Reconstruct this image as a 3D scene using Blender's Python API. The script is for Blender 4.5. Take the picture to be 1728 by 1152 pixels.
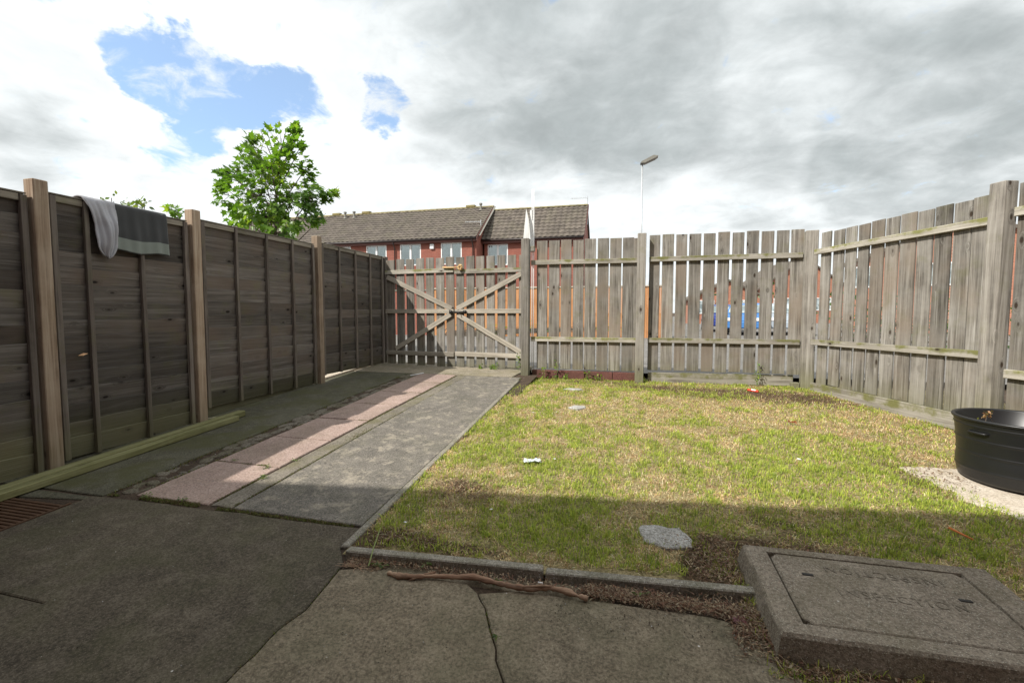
import bpy, bmesh, math, random
import numpy as np
from mathutils import Vector, Matrix, noise as mn

random.seed(7); np.random.seed(7)
SC = bpy.context.scene
for o in list(bpy.data.objects): bpy.data.objects.remove(o)

# ------------------------------------------------------------------ camera
CAM_Z = 1.40
F_PX, CX, CY = 775.0, 864.0, 576.0
PITCH = math.atan((576 - 527) / F_PX)
YAW = math.atan((1061 - 864) / F_PX)
cam = bpy.data.cameras.new('camera')
cam.sensor_width = 36.0; cam.lens = F_PX / 1728 * 36.0
cam.clip_start = 0.05; cam.clip_end = 3000
camo = bpy.data.objects.new('camera', cam); SC.collection.objects.link(camo)
camo.location = (0, 0, CAM_Z); camo.rotation_euler = (math.pi / 2 - PITCH, 0, YAW)
SC.camera = camo

# ------------------------------------------------------------------ sun, sky, exposure
SUN_D = Vector((0.73, 0.75, -1.0)).normalized()       # direction the light travels
sun = bpy.data.lights.new('sun', 'SUN'); sun.energy = 5.0; sun.angle = math.radians(0.6); sun.color = (1.0, 0.95, 0.88)
suno = bpy.data.objects.new('sun', sun); SC.collection.objects.link(suno)
suno.rotation_euler = SUN_D.to_track_quat('-Z', 'Y').to_euler(); suno.location = (-8, -8, 12)
SC.view_settings.view_transform = 'Standard'; SC.view_settings.look = 'None'
SC.view_settings.exposure = 0.2; SC.view_settings.gamma = 1.0
try: SC.view_settings.use_curve_mapping = False
except Exception: pass
try:
    SC.cycles.max_bounces = 6; SC.cycles.diffuse_bounces = 3; SC.cycles.transparent_max_bounces = 8
except Exception: pass

def pray(px, py):
    """viewing ray of a photograph pixel, in world axes"""
    d = Vector(((px - CX) / F_PX, 1.0, -(py - CY) / F_PX))
    c, s = math.cos(PITCH), math.sin(PITCH)
    d = Vector((d.x, c * d.y + s * d.z, -s * d.y + c * d.z))
    c, s = math.cos(YAW), math.sin(YAW)
    return Vector((c * d.x - s * d.y, s * d.x + c * d.y, d.z))
SLOPE = 0.057
def at_ground(px, py, off=0.0):
    r = pray(px, py); t = -(CAM_Z - off) / (r.z - SLOPE * r.y)
    return Vector((t * r.x, t * r.y, CAM_Z + t * r.z))
def at_y(px, py, Y):
    r = pray(px, py); return r * (Y / r.y) + Vector((0, 0, CAM_Z))
def at_x(px, py, X):
    r = pray(px, py); return r * (X / r.x) + Vector((0, 0, CAM_Z))

class NT:
    """tiny node helper"""
    def __init__(s, nt): s.nt = nt; s.n = nt.nodes; s.l = nt.links
    def node(s, t, **kw):
        n = s.n.new(t)
        for k, v in kw.items():
            if k.startswith('i_'):
                key = k[2:]; key = int(key) if key.isdigit() else key.replace('_', ' ')
                s.put(n.inputs[key], v)
            else: setattr(n, k, v)
        return n
    def put(s, sock, v):
        if isinstance(v, bpy.types.NodeSocket): s.l.new(v, sock)
        elif v is not None: sock.default_value = v
    def math(s, op, a, b=None, c=None, clamp=False):
        n = s.n.new('ShaderNodeMath'); n.operation = op; n.use_clamp = clamp
        s.put(n.inputs[0], a)
        if b is not None: s.put(n.inputs[1], b)
        if c is not None: s.put(n.inputs[2], c)
        return n.outputs[0]
    def vmath(s, op, a, b=None, out=0):
        n = s.n.new('ShaderNodeVectorMath'); n.operation = op
        s.put(n.inputs[0], a)
        if b is not None:
            if op == 'SCALE': s.put(n.inputs['Scale'], b)
            else: s.put(n.inputs[1], b)
        return n.outputs[out]
    def noise(s, vec, scale, detail=4, rough=0.55, dist=0.0, col=False):
        n = s.n.new('ShaderNodeTexNoise'); s.put(n.inputs['Vector'], vec)
        n.inputs['Scale'].default_value = scale; n.inputs['Detail'].default_value = detail
        n.inputs['Roughness'].default_value = rough; n.inputs['Distortion'].default_value = dist
        return n.outputs['Color'] if col else n.outputs[0]
    def voro(s, vec, scale, feature='F1', out='Distance'):
        n = s.n.new('ShaderNodeTexVoronoi'); n.feature = feature; s.put(n.inputs['Vector'], vec)
        n.inputs['Scale'].default_value = scale
        return n.outputs[out]
    def ss(s, x, a, b, lo=0.0, hi=1.0):
        n = s.n.new('ShaderNodeMapRange'); n.interpolation_type = 'SMOOTHSTEP'
        s.put(n.inputs[0], x); n.inputs[1].default_value = a; n.inputs[2].default_value = b
        n.inputs[3].default_value = lo; n.inputs[4].default_value = hi
        return n.outputs[0]
    def mix(s, f, a, b, mode='MIX'):
        n = s.n.new('ShaderNodeMix'); n.data_type = 'RGBA'; n.blend_type = mode
        s.put(n.inputs[0], f)
        for k, v in ((6, a), (7, b)):
            if isinstance(v, tuple) and len(v) == 3: v = (*v, 1)
            s.put(n.inputs[k], v)
        return n.outputs[2]
    def mapping(s, vec, scale=(1, 1, 1), loc=(0, 0, 0), rot=(0, 0, 0)):
        n = s.n.new('ShaderNodeMapping'); s.put(n.inputs['Vector'], vec)
        n.inputs['Scale'].default_value = scale; n.inputs['Location'].default_value = loc
        n.inputs['Rotation'].default_value = rot
        return n.outputs[0]
    def bump(s, h, strength=0.4, dist=0.01):
        n = s.n.new('ShaderNodeBump'); s.put(n.inputs['Height'], h)
        n.inputs['Strength'].default_value = strength; n.inputs['Distance'].default_value = dist
        return n.outputs[0]

# sky: Nishita blue seen through holes in a procedural cloud layer
world = bpy.data.worlds.new('World'); SC.world = world; world.use_nodes = True
W = NT(world.node_tree); W.n.clear()
tc = W.node('ShaderNodeTexCoord'); dirv = W.vmath('NORMALIZE', tc.outputs['Generated'])
sky = W.node('ShaderNodeTexSky'); sky.sky_type = 'NISHITA'; sky.sun_disc = False
sky.sun_elevation = math.asin(-SUN_D.z); sky.sun_rotation = math.atan2(-SUN_D.x, -SUN_D.y)
sky.altitude = 20; sky.air_density = 1.0; sky.dust_density = 0.6; sky.ozone_density = 1.6
sep = W.node('ShaderNodeSeparateXYZ'); W.put(sep.inputs[0], dirv)
zc = W.math('MAXIMUM', sep.outputs[2], 0.0)
inv = W.math('DIVIDE', 1.0, W.math('ADD', zc, 0.28))
plane = W.vmath('SCALE', dirv, inv)
warp = W.noise(plane, 1.7, 3, 0.5, col=True)
warpd = W.vmath('SCALE', W.vmath('SUBTRACT', warp, (0.5, 0.5, 0.5)), 0.30)
dw = W.vmath('NORMALIZE', W.vmath('ADD', dirv, warpd))
def blobs(lst, vec):
    tot = None
    for px, py, r, a in lst:
        c = pray(px, py).normalized()
        ang = math.atan(r / F_PX)
        d = W.vmath('DOT_PRODUCT', vec, tuple(c), out=1)
        b = W.ss(d, math.cos(ang), 1 - (1 - math.cos(ang)) * 0.08, 0.0, a)
        tot = b if tot is None else W.math('ADD', tot, b)
    return tot
n_f = W.noise(plane, 3.2, 9, 0.58, 0.35)
n_m = W.noise(W.mapping(plane, (1, 1.5, 1), (3.1, 1.7, 0)), 1.9, 7, 0.55, 0.5)
warp2 = W.vmath('SCALE', W.vmath('SUBTRACT', W.noise(plane, 4.0, 6, 0.6, col=True), (0.5, 0.5, 0.5)), 0.16)
dwf = W.vmath('NORMALIZE', W.vmath('ADD', dirv, warp2))
blue = blobs([(232, 92, 34, .4), (272, 112, 50, .65), (318, 138, 64, .85), (374, 152, 72, .9), (436, 168, 60, .8), (488, 172, 45, .5), (350, 208, 48, .8), (300, 262, 50, .42), (640, 186, 42, .85), (592, 160, 34, .45), (60, -60, 70, .5), (535, 215, 34, .35)], dwf)
n_w = W.noise(W.mapping(plane, (1.0, 1.0, 1.0), (0, 0, 4.0), (0, 0, 0.6)), 7.5, 8, 0.62, 0.5)
blue_m = W.ss(W.math('ADD', W.math('MINIMUM', blue, 0.80), W.math('ADD', W.math('MULTIPLY', W.math('SUBTRACT', n_f, 0.5), 0.7), W.math('MULTIPLY', W.math('SUBTRACT', n_w, 0.5), 2.6))), 0.28, 0.95)
grey = blobs([(900, 20, 330, .75), (1050, 170, 170, .5), (1290, 120, 260, .35), (1440, 250, 200, .2), (1680, 255, 190, .8), (1560, 290, 130, .35), (15, 245, 80, .7), (60, 130, 90, .12), (1250, -250, 700, .35)], dw)
n_g = W.noise(W.mapping(plane, (1.0, 1.0, 1), (8.1, 4.7, 0)), 5.5, 7, 0.6, 0.6)
grey_m = W.ss(W.math('ADD', W.math('MINIMUM', grey, 1.1), W.math('ADD', W.math('MULTIPLY', W.math('SUBTRACT', n_m, 0.5), 1.9), W.math('MULTIPLY', W.math('SUBTRACT', n_g, 0.5), 0.9))), 0.02, 1.5)
cl = W.mix(grey_m, (9.4, 9.8, 9.9), (4.3, 4.7, 4.75))
fine = W.ss(W.math('ADD', W.math('MULTIPLY', n_f, 0.5), W.math('MULTIPLY', n_w, 0.5)), 0.25, 0.75, 0.84, 1.12)
cl = W.mix(1.0, cl, W.node('ShaderNodeCombineColor', i_0=fine, i_1=fine, i_2=fine).outputs[0], 'MULTIPLY')
skyb = W.mix(0.22, W.mix(1.0, sky.outputs[0], (1.75, 2.0, 2.15), 'MULTIPLY'), (8.0, 9, 9.6))
full = W.mix(blue_m, cl, skyb)
bg = W.node('ShaderNodeBackground', i_Color=full, i_Strength=0.10)
wo = W.node('ShaderNodeOutputWorld'); W.l.new(bg.outputs[0], wo.inputs[0])

# ------------------------------------------------------------------ object helpers
COL = SC.collection
MW = {}
def mw(o): return MW.get(o.name, Matrix.Identity(4))
def reg(o, parent=None, loc=(0, 0, 0), rot=None):
    COL.objects.link(o)
    m = Matrix.Translation(Vector(loc))
    if rot is not None: m = m @ rot.to_matrix().to_4x4() if hasattr(rot, 'to_matrix') else m @ rot
    if parent is not None:
        o.parent = parent; o.matrix_parent_inverse = Matrix.Identity(4)
        lm = mw(parent).inverted() @ m
    else: lm = m
    o.matrix_basis = lm; MW[o.name] = m
    return o
def tag(o, label=None, cat=None, group=None, kind=None):
    if label: o['label'] = label
    if cat: o['category'] = cat
    if group: o['group'] = group
    if kind: o['kind'] = kind
    return o
def empty(name, loc=(0, 0, 0), label=None, cat=None, group=None, parent=None, kind=None):
    o = bpy.data.objects.new(name, None); o.empty_display_size = 0.2
    reg(o, parent, loc); return tag(o, label, cat, group, kind)
def mesh_obj(name, verts, faces, mat, parent=None, loc=(0, 0, 0), rot=None, smooth=False, mats=None):
    me = bpy.data.meshes.new(name); me.from_pydata([tuple(v) for v in verts], [], faces)
    if mats:
        for m in mats: me.materials.append(m)
    elif mat: me.materials.append(mat)
    if smooth: me.polygons.foreach_set('use_smooth', [True] * len(me.polygons))
    me.update()
    return reg(bpy.data.objects.new(name, me), parent, loc, rot)
def use(name, me, parent=None, loc=(0, 0, 0), rot=None):
    return reg(bpy.data.objects.new(name, me), parent, loc, rot)
BOX = {}
def box_mesh(sx, sy, sz, mat, bev=0.003):
    key = (round(sx, 3), round(sy, 3), round(sz, 3), mat.name, bev)
    if key in BOX: return BOX[key]
    bm = bmesh.new(); bmesh.ops.create_cube(bm, size=1.0)
    for v in bm.verts: v.co = Vector((v.co.x * sx, v.co.y * sy, v.co.z * sz))
    if bev: bmesh.ops.bevel(bm, geom=list(bm.edges), offset=bev, segments=1, affect='EDGES')
    me = bpy.data.meshes.new('box'); bm.to_mesh(me); bm.free(); me.materials.append(mat)
    BOX[key] = me; return me
def box(name, size, loc, mat, parent=None, rot=None, bev=0.003):
    return use(name, box_mesh(*size, mat, bev), parent, loc, rot)
class MB:
    """collects simple shapes into one mesh"""
    def __init__(s): s.v = []; s.f = []; s.m = []
    def add(s, v, f, mi=0):
        b = len(s.v); s.v += [tuple(p) for p in v]; s.f += [tuple(b + i for i in q) for q in f]; s.m += [mi] * len(f)
    def box(s, a, b, mi=0):
        x0, y0, z0 = a; x1, y1, z1 = b
        s.add([(x0, y0, z0), (x1, y0, z0), (x1, y1, z0), (x0, y1, z0), (x0, y0, z1), (x1, y0, z1), (x1, y1, z1), (x0, y1, z1)],
              [(0, 3, 2, 1), (4, 5, 6, 7), (0, 1, 5, 4), (1, 2, 6, 5), (2, 3, 7, 6), (3, 0, 4, 7)], mi)
    def tube(s, pts, rad, n=8, mi=0, cap=True):
        pts = [Vector(p) for p in pts]; rings = []
        rr = rad if isinstance(rad, (list, tuple)) else [rad] * len(pts)
        for i, p in enumerate(pts):
            t = (pts[min(i + 1, len(pts) - 1)] - pts[max(i - 1, 0)]).normalized()
            u = t.cross(Vector((0, 0, 1)))
            if u.length < 1e-3: u = t.cross(Vector((0, 1, 0)))
            u.normalize(); w = t.cross(u)
            rings.append([p + (u * math.cos(2 * math.pi * k / n) + w * math.sin(2 * math.pi * k / n)) * rr[i] for k in range(n)])
        v = [q for r in rings for q in r]; f = []
        for i in range(len(pts) - 1):
            for k in range(n):
                a = i * n + k; b = i * n + (k + 1) % n
                f.append((a, a + n, b + n, b))
        if cap: f.append(tuple(range(n))); f.append(tuple((len(pts) - 1) * n + k for k in range(n))[::-1])
        s.add(v, f, mi)
    def build(s, name, mats, parent=None, loc=(0, 0, 0), rot=None, smooth=False):
        if not isinstance(mats, (list, tuple)): mats = [mats]
        o = mesh_obj(name, s.v, s.f, None, parent, loc, rot, smooth, mats)
        if len(mats) > 1: o.data.polygons.foreach_set('material_index', s.m)
        return o

# ------------------------------------------------------------------ materials
def newmat(name):
    m = bpy.data.materials.new(name); m.use_nodes = True
    N = NT(m.node_tree); b = m.node_tree.nodes['Principled BSDF']
    return m, N, b
def plain(name, col, rough=0.6, metal=0.0, var=0.12, scale=6.0, bump=0.0):
    m, N, b = newmat(name)
    t = N.node('ShaderNodeTexCoord').outputs['Object']
    n = N.noise(t, scale, 5, 0.6)
    c = N.mix(n, tuple(x * (1 - var * 2) for x in col), tuple(min(1, x * (1 + var * 2)) for x in col))
    N.put(b.inputs['Base Color'], c); b.inputs['Roughness'].default_value = rough; b.inputs['Metallic'].default_value = metal
    if bump: N.put(b.inputs['Normal'], N.bump(N.noise(t, scale * 8, 4), bump, 0.01))
    return m
def wood(name, axis, c_dark, c_mid, c_light, green=0.3, knots=1.0, zmoss=None, streak=0.5, top_moss=0.0, knot_col=(0.045, 0.032, 0.022), warm=None, var=0.40):
    """weathered timber, grain along axis (0,1,2) of the object; lichen is a film on the wood that stays with the board"""
    m, N, b = newmat(name)
    tc = N.node('ShaderNodeTexCoord').outputs['Object']
    oi = N.node('ShaderNodeObjectInfo').outputs['Random']
    off = N.node('ShaderNodeCombineXYZ', i_0=N.math('MULTIPLY', oi, 91.0), i_1=N.math('MULTIPLY', oi, 57.0), i_2=N.math('MULTIPLY', oi, 73.0)).outputs[0]
    v = N.vmath('ADD', tc, off)
    # knots
    ks = [7.5, 7.5, 7.5]; ks[axis] = 3.6
    vk = N.voro(N.mapping(v, tuple(ks)), 1.0)
    kr = N.voro(N.mapping(v, tuple(ks)), 1.0, 'F1', 'Color')
    kf = N.node('ShaderNodeSeparateColor', i_0=kr).outputs[0]
    has = N.math('GREATER_THAN', kf, 1.0 - 0.55 * knots)
    ring = N.math('MULTIPLY', N.ss(vk, 0.30, 0.04), has)
    core = N.math('MULTIPLY', N.ss(vk, 0.125, 0.06), has)
    gs = [22, 22, 22]; gs[axis] = 0.8
    bend = N.math('MULTIPLY', ring, 1.5)
    vb = N.vmath('ADD', N.mapping(v, tuple(gs)), N.node('ShaderNodeCombineXYZ', i_0=bend, i_1=bend, i_2=bend).outputs[0])
    g1 = N.noise(vb, 1.0, 6, 0.6, 1.2)
    gs2 = [120, 120, 120]; gs2[axis] = 2.2
    g2 = N.noise(N.mapping(v, tuple(gs2)), 1.0, 3, 0.6)
    blot = N.noise(v, 3.0, 4, 0.6)
    g = N.math('ADD', N.math('MULTIPLY', g1, 0.7), N.math('MULTIPLY', g2, 0.3))
    c = N.mix(N.ss(g, 0.36, 0.53), c_dark, c_mid); c = N.mix(N.ss(g, 0.50, 0.66), c, c_light)
    c = N.mix(N.ss(blot, 0.35, 0.75, 0, streak), c, c_light)
    if warm: c = N.mix(N.ss(N.noise(v, 1.3, 3), 0.45, 0.7, 0, 0.7), c, warm)
    # grey-green algae film
    gn = N.noise(N.vmath('ADD', v, (5.0, 2.0, 9.0)), 5.0, 6, 0.65)
    sp = N.node('ShaderNodeSeparateXYZ', i_0=N.node('ShaderNodeNewGeometry').outputs['Position'])
    gm = N.ss(gn, 0.5, 0.72, 0, green)
    if zmoss:
        low = N.ss(N.math('ADD', sp.outputs[2], N.math('MULTIPLY', gn, 0.35)), zmoss[0], zmoss[1], zmoss[2], 0.0)
        gm = N.math('MAXIMUM', gm, low)
    c = N.mix(gm, c, (0.135, 0.135, 0.055))
    if top_moss:
        nz = N.node('ShaderNodeSeparateXYZ', i_0=N.node('ShaderNodeNewGeometry').outputs['Normal']).outputs[2]
        lz = N.node('ShaderNodeSeparateXYZ', i_0=tc).outputs[2]
        tm = N.math('MAXIMUM', N.ss(nz, 0.3, 0.8), N.ss(N.math('ADD', lz, N.math('MULTIPLY', gn, 0.10)), 0.045, 0.075))
        c = N.mix(N.math('MULTIPLY', tm, N.ss(gn, 0.38, 0.62, 0, top_moss)), c, (0.17, 0.17, 0.05))
    c = N.mix(N.math('MULTIPLY', ring, 0.35), c, tuple(x * 0.55 for x in c_dark))
    c = N.mix(core, c, knot_col)
    # every board a little different
    tint = N.math('ADD', 1.0 - var / 2, N.math('MULTIPLY', oi, var))
    c = N.mix(1.0, c, N.node('ShaderNodeCombineColor', i_0=tint, i_1=tint, i_2=N.math('MULTIPLY', tint, 0.99)).outputs[0], 'MULTIPLY')
    N.put(b.inputs['Base Color'], c); b.inputs['Roughness'].default_value = 0.85
    b.inputs['Specular IOR Level'].default_value = 0.25
    h = N.math('SUBTRACT', N.math('ADD', g1, N.math('MULTIPLY', g2, 0.8)), N.math('MULTIPLY', core, 0.8))
    N.put(b.inputs['Normal'], N.bump(h, 0.55, 0.006))
    return m
def concrete(name, base, light, dark, speck=0.35, stain=1.0, moss=0.0, mosscol=(0.07, 0.075, 0.03), patch=0.0, patchcol=(0.4, 0.36, 0.29), bump=0.5):
    m, N, b = newmat(name)
    v = N.node('ShaderNodeNewGeometry').outputs['Position']
    n1 = N.noise(v, 1.6, 6, 0.62, 0.3); n2 = N.noise(v, 9.0, 6, 0.65); n3 = N.noise(v, 75.0, 5, 0.75)
    c = N.mix(N.ss(n1, 0.3, 0.7), dark, base)
    c = N.mix(N.ss(n2, 0.42, 0.75, 0, 0.55 * stain), c, light)
    c = N.mix(N.ss(n3, 0.46, 0.66, 0, 0.75), c, tuple(x * 0.5 for x in dark)); c = N.mix(N.ss(n3, 0.52, 0.34, 0, 0.5), c, light)
    vd = N.voro(v, 170.0); vc = N.voro(v, 170.0, 'F1', 'Color')
    pick = N.math('GREATER_THAN', N.node('ShaderNodeSeparateColor', i_0=vc).outputs[1], 0.72)
    c = N.mix(N.math('MULTIPLY', N.math('MULTIPLY', N.ss(vd, 0.45, 0.2), pick), speck), c, tuple(min(0.8, x * 2.6) for x in light))
    vd2 = N.voro(N.vmath('ADD', v, (3.3, 1.2, 0.7)), 150.0)
    c = N.mix(N.ss(vd2, 0.28, 0.12, 0, 0.45), c, tuple(x * 0.4 for x in dark))
    vs_ = N.voro(v, 21.0); vsc = N.voro(v, 21.0, 'F1', 'Color')
    rare = N.math('GREATER_THAN', N.node('ShaderNodeSeparateColor', i_0=vsc).outputs[0], 0.95)
    c = N.mix(N.math('MULTIPLY', N.ss(vs_, 0.11, 0.05), rare), c, (0.62, 0.60, 0.56))
    if patch:
        pn = N.noise(v, 8.5, 10, 0.78, 0.2)
        c = N.mix(N.ss(pn, 0.50, 0.62, 0, patch), c, patchcol)
    if moss:
        mo = N.noise(N.vmath('ADD', v, (7.0, 3.0, 1.0)), 2.6, 8, 0.68, 0.4)
        c = N.mix(N.ss(mo, 0.42, 0.66, 0, moss), c, mosscol)
    N.put(b.inputs['Base Color'], c); b.inputs['Roughness'].default_value = 0.9; b.inputs['Specular IOR Level'].default_value = 0.3
    h = N.math('ADD', N.math('MULTIPLY', n3, 0.6), N.math('ADD', N.math('MULTIPLY', n2, 0.8), N.math('MULTIPLY', vd2, 0.25)))
    N.put(b.inputs['Normal'], N.bump(h, bump, 0.008))
    return m

M = {}
M['wood_v'] = wood('weathered_board', 2, (0.070, 0.062, 0.053), (0.185, 0.170, 0.148), (0.345, 0.328, 0.30), green=0.30, zmoss=(0.5, 0.95, 0.5), knots=1.0, warm=(0.225, 0.18, 0.14))
M['wood_post'] = wood('weathered_post', 2, (0.10, 0.09, 0.078), (0.225, 0.205, 0.18), (0.35, 0.33, 0.295), green=0.3, zmoss=(0.4, 1.1, 0.75), knots=0.7)
M['wood_rail'] = wood('weathered_rail', 0, (0.19, 0.17, 0.14), (0.34, 0.315, 0.265), (0.46, 0.43, 0.375), green=0.25, knots=0.7, top_moss=0.9)
M['wood_brace'] = wood('weathered_brace', 0, (0.20, 0.18, 0.145), (0.36, 0.325, 0.27), (0.46, 0.42, 0.36), green=0.15, knots=0.5)
M['lap'] = wood('dark_lap_board', 1, (0.075, 0.065, 0.057), (0.120, 0.105, 0.093), (0.185, 0.168, 0.152), green=0.3, knots=1.35, zmoss=(0.5, 0.85, 0.55), knot_col=(0.02, 0.015, 0.012), warm=(0.135, 0.103, 0.082), streak=0.3, var=0.75)
M['lap_batten'] = wood('dark_batten', 2, (0.075, 0.06, 0.05), (0.14, 0.115, 0.098), (0.20, 0.175, 0.15), green=0.3, knots=0.4, zmoss=(0.4, 0.8, 0.5), knot_col=(0.02, 0.015, 0.012))
M['lap_cap'] = wood('lap_cap', 1, (0.10, 0.085, 0.065), (0.20, 0.175, 0.14), (0.30, 0.27, 0.22), green=0.4, knots=0.3)
M['tan_post'] = wood('tan_post', 2, (0.17, 0.115, 0.075), (0.30, 0.22, 0.155), (0.42, 0.34, 0.26), green=0.1, knots=0.5, zmoss=(0.3, 0.8, 0.3), knot_col=(0.09, 0.05, 0.03), streak=0.6)
M['plank'] = wood('green_plank', 1, (0.13, 0.13, 0.05), (0.23, 0.225, 0.10), (0.33, 0.32, 0.17), green=0.5, knots=0.3)
M['orange_wood'] = wood('orange_board', 2, (0.40, 0.17, 0.065), (0.55, 0.26, 0.11), (0.64, 0.34, 0.17), green=0.0, knots=0.3)
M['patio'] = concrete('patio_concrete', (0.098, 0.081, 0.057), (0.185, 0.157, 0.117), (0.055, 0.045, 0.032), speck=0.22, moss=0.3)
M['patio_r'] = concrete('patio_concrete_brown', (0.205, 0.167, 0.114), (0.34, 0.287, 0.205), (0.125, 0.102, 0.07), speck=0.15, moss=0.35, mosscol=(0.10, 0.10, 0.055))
M['path'] = concrete('path_concrete', (0.16, 0.145, 0.122), (0.26, 0.235, 0.20), (0.105, 0.096, 0.083), speck=0.4, patch=0.7, patchcol=(0.34, 0.30, 0.235), moss=0.15)
M['strip'] = concrete('strip_concrete', (0.19, 0.168, 0.135), (0.31, 0.275, 0.225), (0.12, 0.107, 0.083), speck=0.3, moss=0.6, mosscol=(0.13, 0.12, 0.055))
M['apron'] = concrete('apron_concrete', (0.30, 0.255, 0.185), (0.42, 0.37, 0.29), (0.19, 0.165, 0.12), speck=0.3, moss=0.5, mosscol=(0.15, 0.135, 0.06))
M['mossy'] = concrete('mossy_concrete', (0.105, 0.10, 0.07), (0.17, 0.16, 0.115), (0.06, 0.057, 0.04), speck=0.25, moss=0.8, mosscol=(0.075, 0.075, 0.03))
M['rubble'] = concrete('rubble_concrete', (0.17, 0.15, 0.12), (0.27, 0.24, 0.19), (0.10, 0.085, 0.065), speck=0.3, moss=0.6, mosscol=(0.085, 0.08, 0.035), bump=0.9)
M['pink'] = concrete('pink_paving', (0.37, 0.268, 0.225), (0.50, 0.385, 0.33), (0.27, 0.195, 0.165), speck=0.3, stain=0.9, moss=0.3, mosscol=(0.17, 0.14, 0.09), bump=0.25)
M['kerb'] = concrete('kerb_concrete', (0.28, 0.255, 0.205), (0.40, 0.365, 0.305), (0.18, 0.163, 0.13), speck=0.5, moss=0.35)
M['cover'] = concrete('cover_concrete', (0.255, 0.215, 0.165), (0.39, 0.335, 0.265), (0.175, 0.145, 0.11), speck=0.4, moss=0.35, mosscol=(0.12, 0.105, 0.055), bump=0.8)
M['letter'] = concrete('letter_concrete', (0.20, 0.17, 0.13), (0.30, 0.26, 0.205), (0.14, 0.12, 0.09), speck=0.3)
M['cream'] = concrete('cream_slab', (0.58, 0.51, 0.41), (0.70, 0.64, 0.55), (0.47, 0.40, 0.31), speck=0.1, moss=0.25, mosscol=(0.26, 0.21, 0.12), bump=0.25)
M['stone'] = concrete('pale_stone', (0.42, 0.41, 0.38), (0.62, 0.61, 0.58), (0.26, 0.25, 0.22), speck=0.8, bump=1.0)
M['redbase'] = concrete('red_base', (0.15, 0.06, 0.05), (0.22, 0.10, 0.085), (0.10, 0.045, 0.036), speck=0.1, moss=0.35)
M['tarmac'] = concrete('alley_tarmac', (0.20, 0.19, 0.18), (0.27, 0.26, 0.24), (0.15, 0.145, 0.135), speck=0.4)
M['soil'] = concrete('soil', (0.075, 0.052, 0.034), (0.13, 0.092, 0.06), (0.04, 0.028, 0.02), speck=0.2, bump=1.0)
M['white'] = plain('white_upvc', (0.80, 0.80, 0.79), 0.35, var=0.03)
M['black'] = plain('black_plastic', (0.010, 0.0105, 0.011), 0.38, var=0.15)
M['gutter'] = plain('dark_gutter', (0.035, 0.025, 0.022), 0.5)
M['fascia'] = plain('brown_fascia', (0.10, 0.035, 0.025), 0.6)
M['iron'] = plain('rusty_iron', (0.12, 0.068, 0.042), 0.6, 0.5, var=0.3, scale=20, bump=0.3)
M['darkiron'] = plain('dark_iron', (0.03, 0.028, 0.026), 0.5, 0.6)
M['steel'] = plain('galvanised_steel', (0.55, 0.57, 0.58), 0.45, 0.6)
M['lamp_grey'] = plain('lamp_grey', (0.20, 0.19, 0.16), 0.5, 0.2)
M['pale_wood'] = wood('pale_split_board', 2, (0.44, 0.45, 0.44), (0.60, 0.61, 0.60), (0.75, 0.75, 0.73), green=0.0, knots=0.3)
M['curtain'] = plain('pale_curtain', (0.62, 0.66, 0.64), 0.9, var=0.06, scale=12)
def glassmat():
    m, N, b = newmat('window_glass')
    b.inputs['Base Color'].default_value = (0.30, 0.36, 0.38, 1); b.inputs['Roughness'].default_value = 0.06
    b.inputs['Specular IOR Level'].default_value = 0.9
    v = N.node('ShaderNodeTexCoord').outputs['Object']
    N.put(b.inputs['Base Color'], N.mix(N.ss(N.noise(v, 2.5, 2), 0.4, 0.6), (0.16, 0.20, 0.21), (0.42, 0.48, 0.49)))
    return m
M['glass'] = glassmat()
def brickmat(name, c1, c2, mortar, axis='XZ'):
    m, N, b = newmat(name)
    v = N.node('ShaderNodeNewGeometry').outputs['Position']
    s = N.node('ShaderNodeSeparateXYZ', i_0=v)
    u = N.math('ADD', s.outputs[0], s.outputs[1])
    vv = N.node('ShaderNodeCombineXYZ', i_0=u, i_1=s.outputs[2]).outputs[0]
    t = N.node('ShaderNodeTexBrick'); N.put(t.inputs['Vector'], vv)
    t.inputs['Color1'].default_value = (*c1, 1); t.inputs['Color2'].default_value = (*c2, 1); t.inputs['Mortar'].default_value = (*mortar, 1)
    t.inputs['Scale'].default_value = 1.0; t.inputs['Mortar Size'].default_value = 0.006; t.inputs['Brick Width'].default_value = 0.225; t.inputs['Row Height'].default_value = 0.075
    n = N.noise(v, 2.5, 5, 0.6)
    c = N.mix(N.ss(n, 0.35, 0.7, 0, 0.35), t.outputs['Color'], tuple(x * 0.65 for x in c1))
    N.put(b.inputs['Base Color'], c); b.inputs['Roughness'].default_value = 0.85
    N.put(b.inputs['Normal'], N.bump(t.outputs['Fac'], -0.4, 0.006))
    return m
M['brick'] = brickmat('red_brick', (0.30, 0.095, 0.062), (0.24, 0.072, 0.048), (0.27, 0.15, 0.115))
M['brick_o'] = brickmat('orange_brick', (0.40, 0.17, 0.10), (0.33, 0.13, 0.085), (0.45, 0.26, 0.18))
def tilemat(name, ca, cb, moss):
    m, N, b = newmat(name)
    v = N.node('ShaderNodeTexCoord').outputs['Object']
    sn = N.vmath('SNAP', v, (0.3, 0.26, 50.0))
    wn = N.node('ShaderNodeTexWhiteNoise', i_0=sn).outputs[0]
    n = N.noise(v, 1.2, 6, 0.65); n2 = N.noise(v, 7.0, 6, 0.7)
    c = N.mix(wn, ca, cb)
    c = N.mix(N.ss(n, 0.4, 0.7, 0, 0.5), c, moss)
    c = N.mix(N.ss(n2, 0.5, 0.75, 0, 0.5), c, tuple(x * 0.45 for x in ca))
    N.put(b.inputs['Base Color'], c); b.inputs['Roughness'].default_value = 0.9
    N.put(b.inputs['Normal'], N.bump(n2, 0.5, 0.01))
    return m
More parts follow.
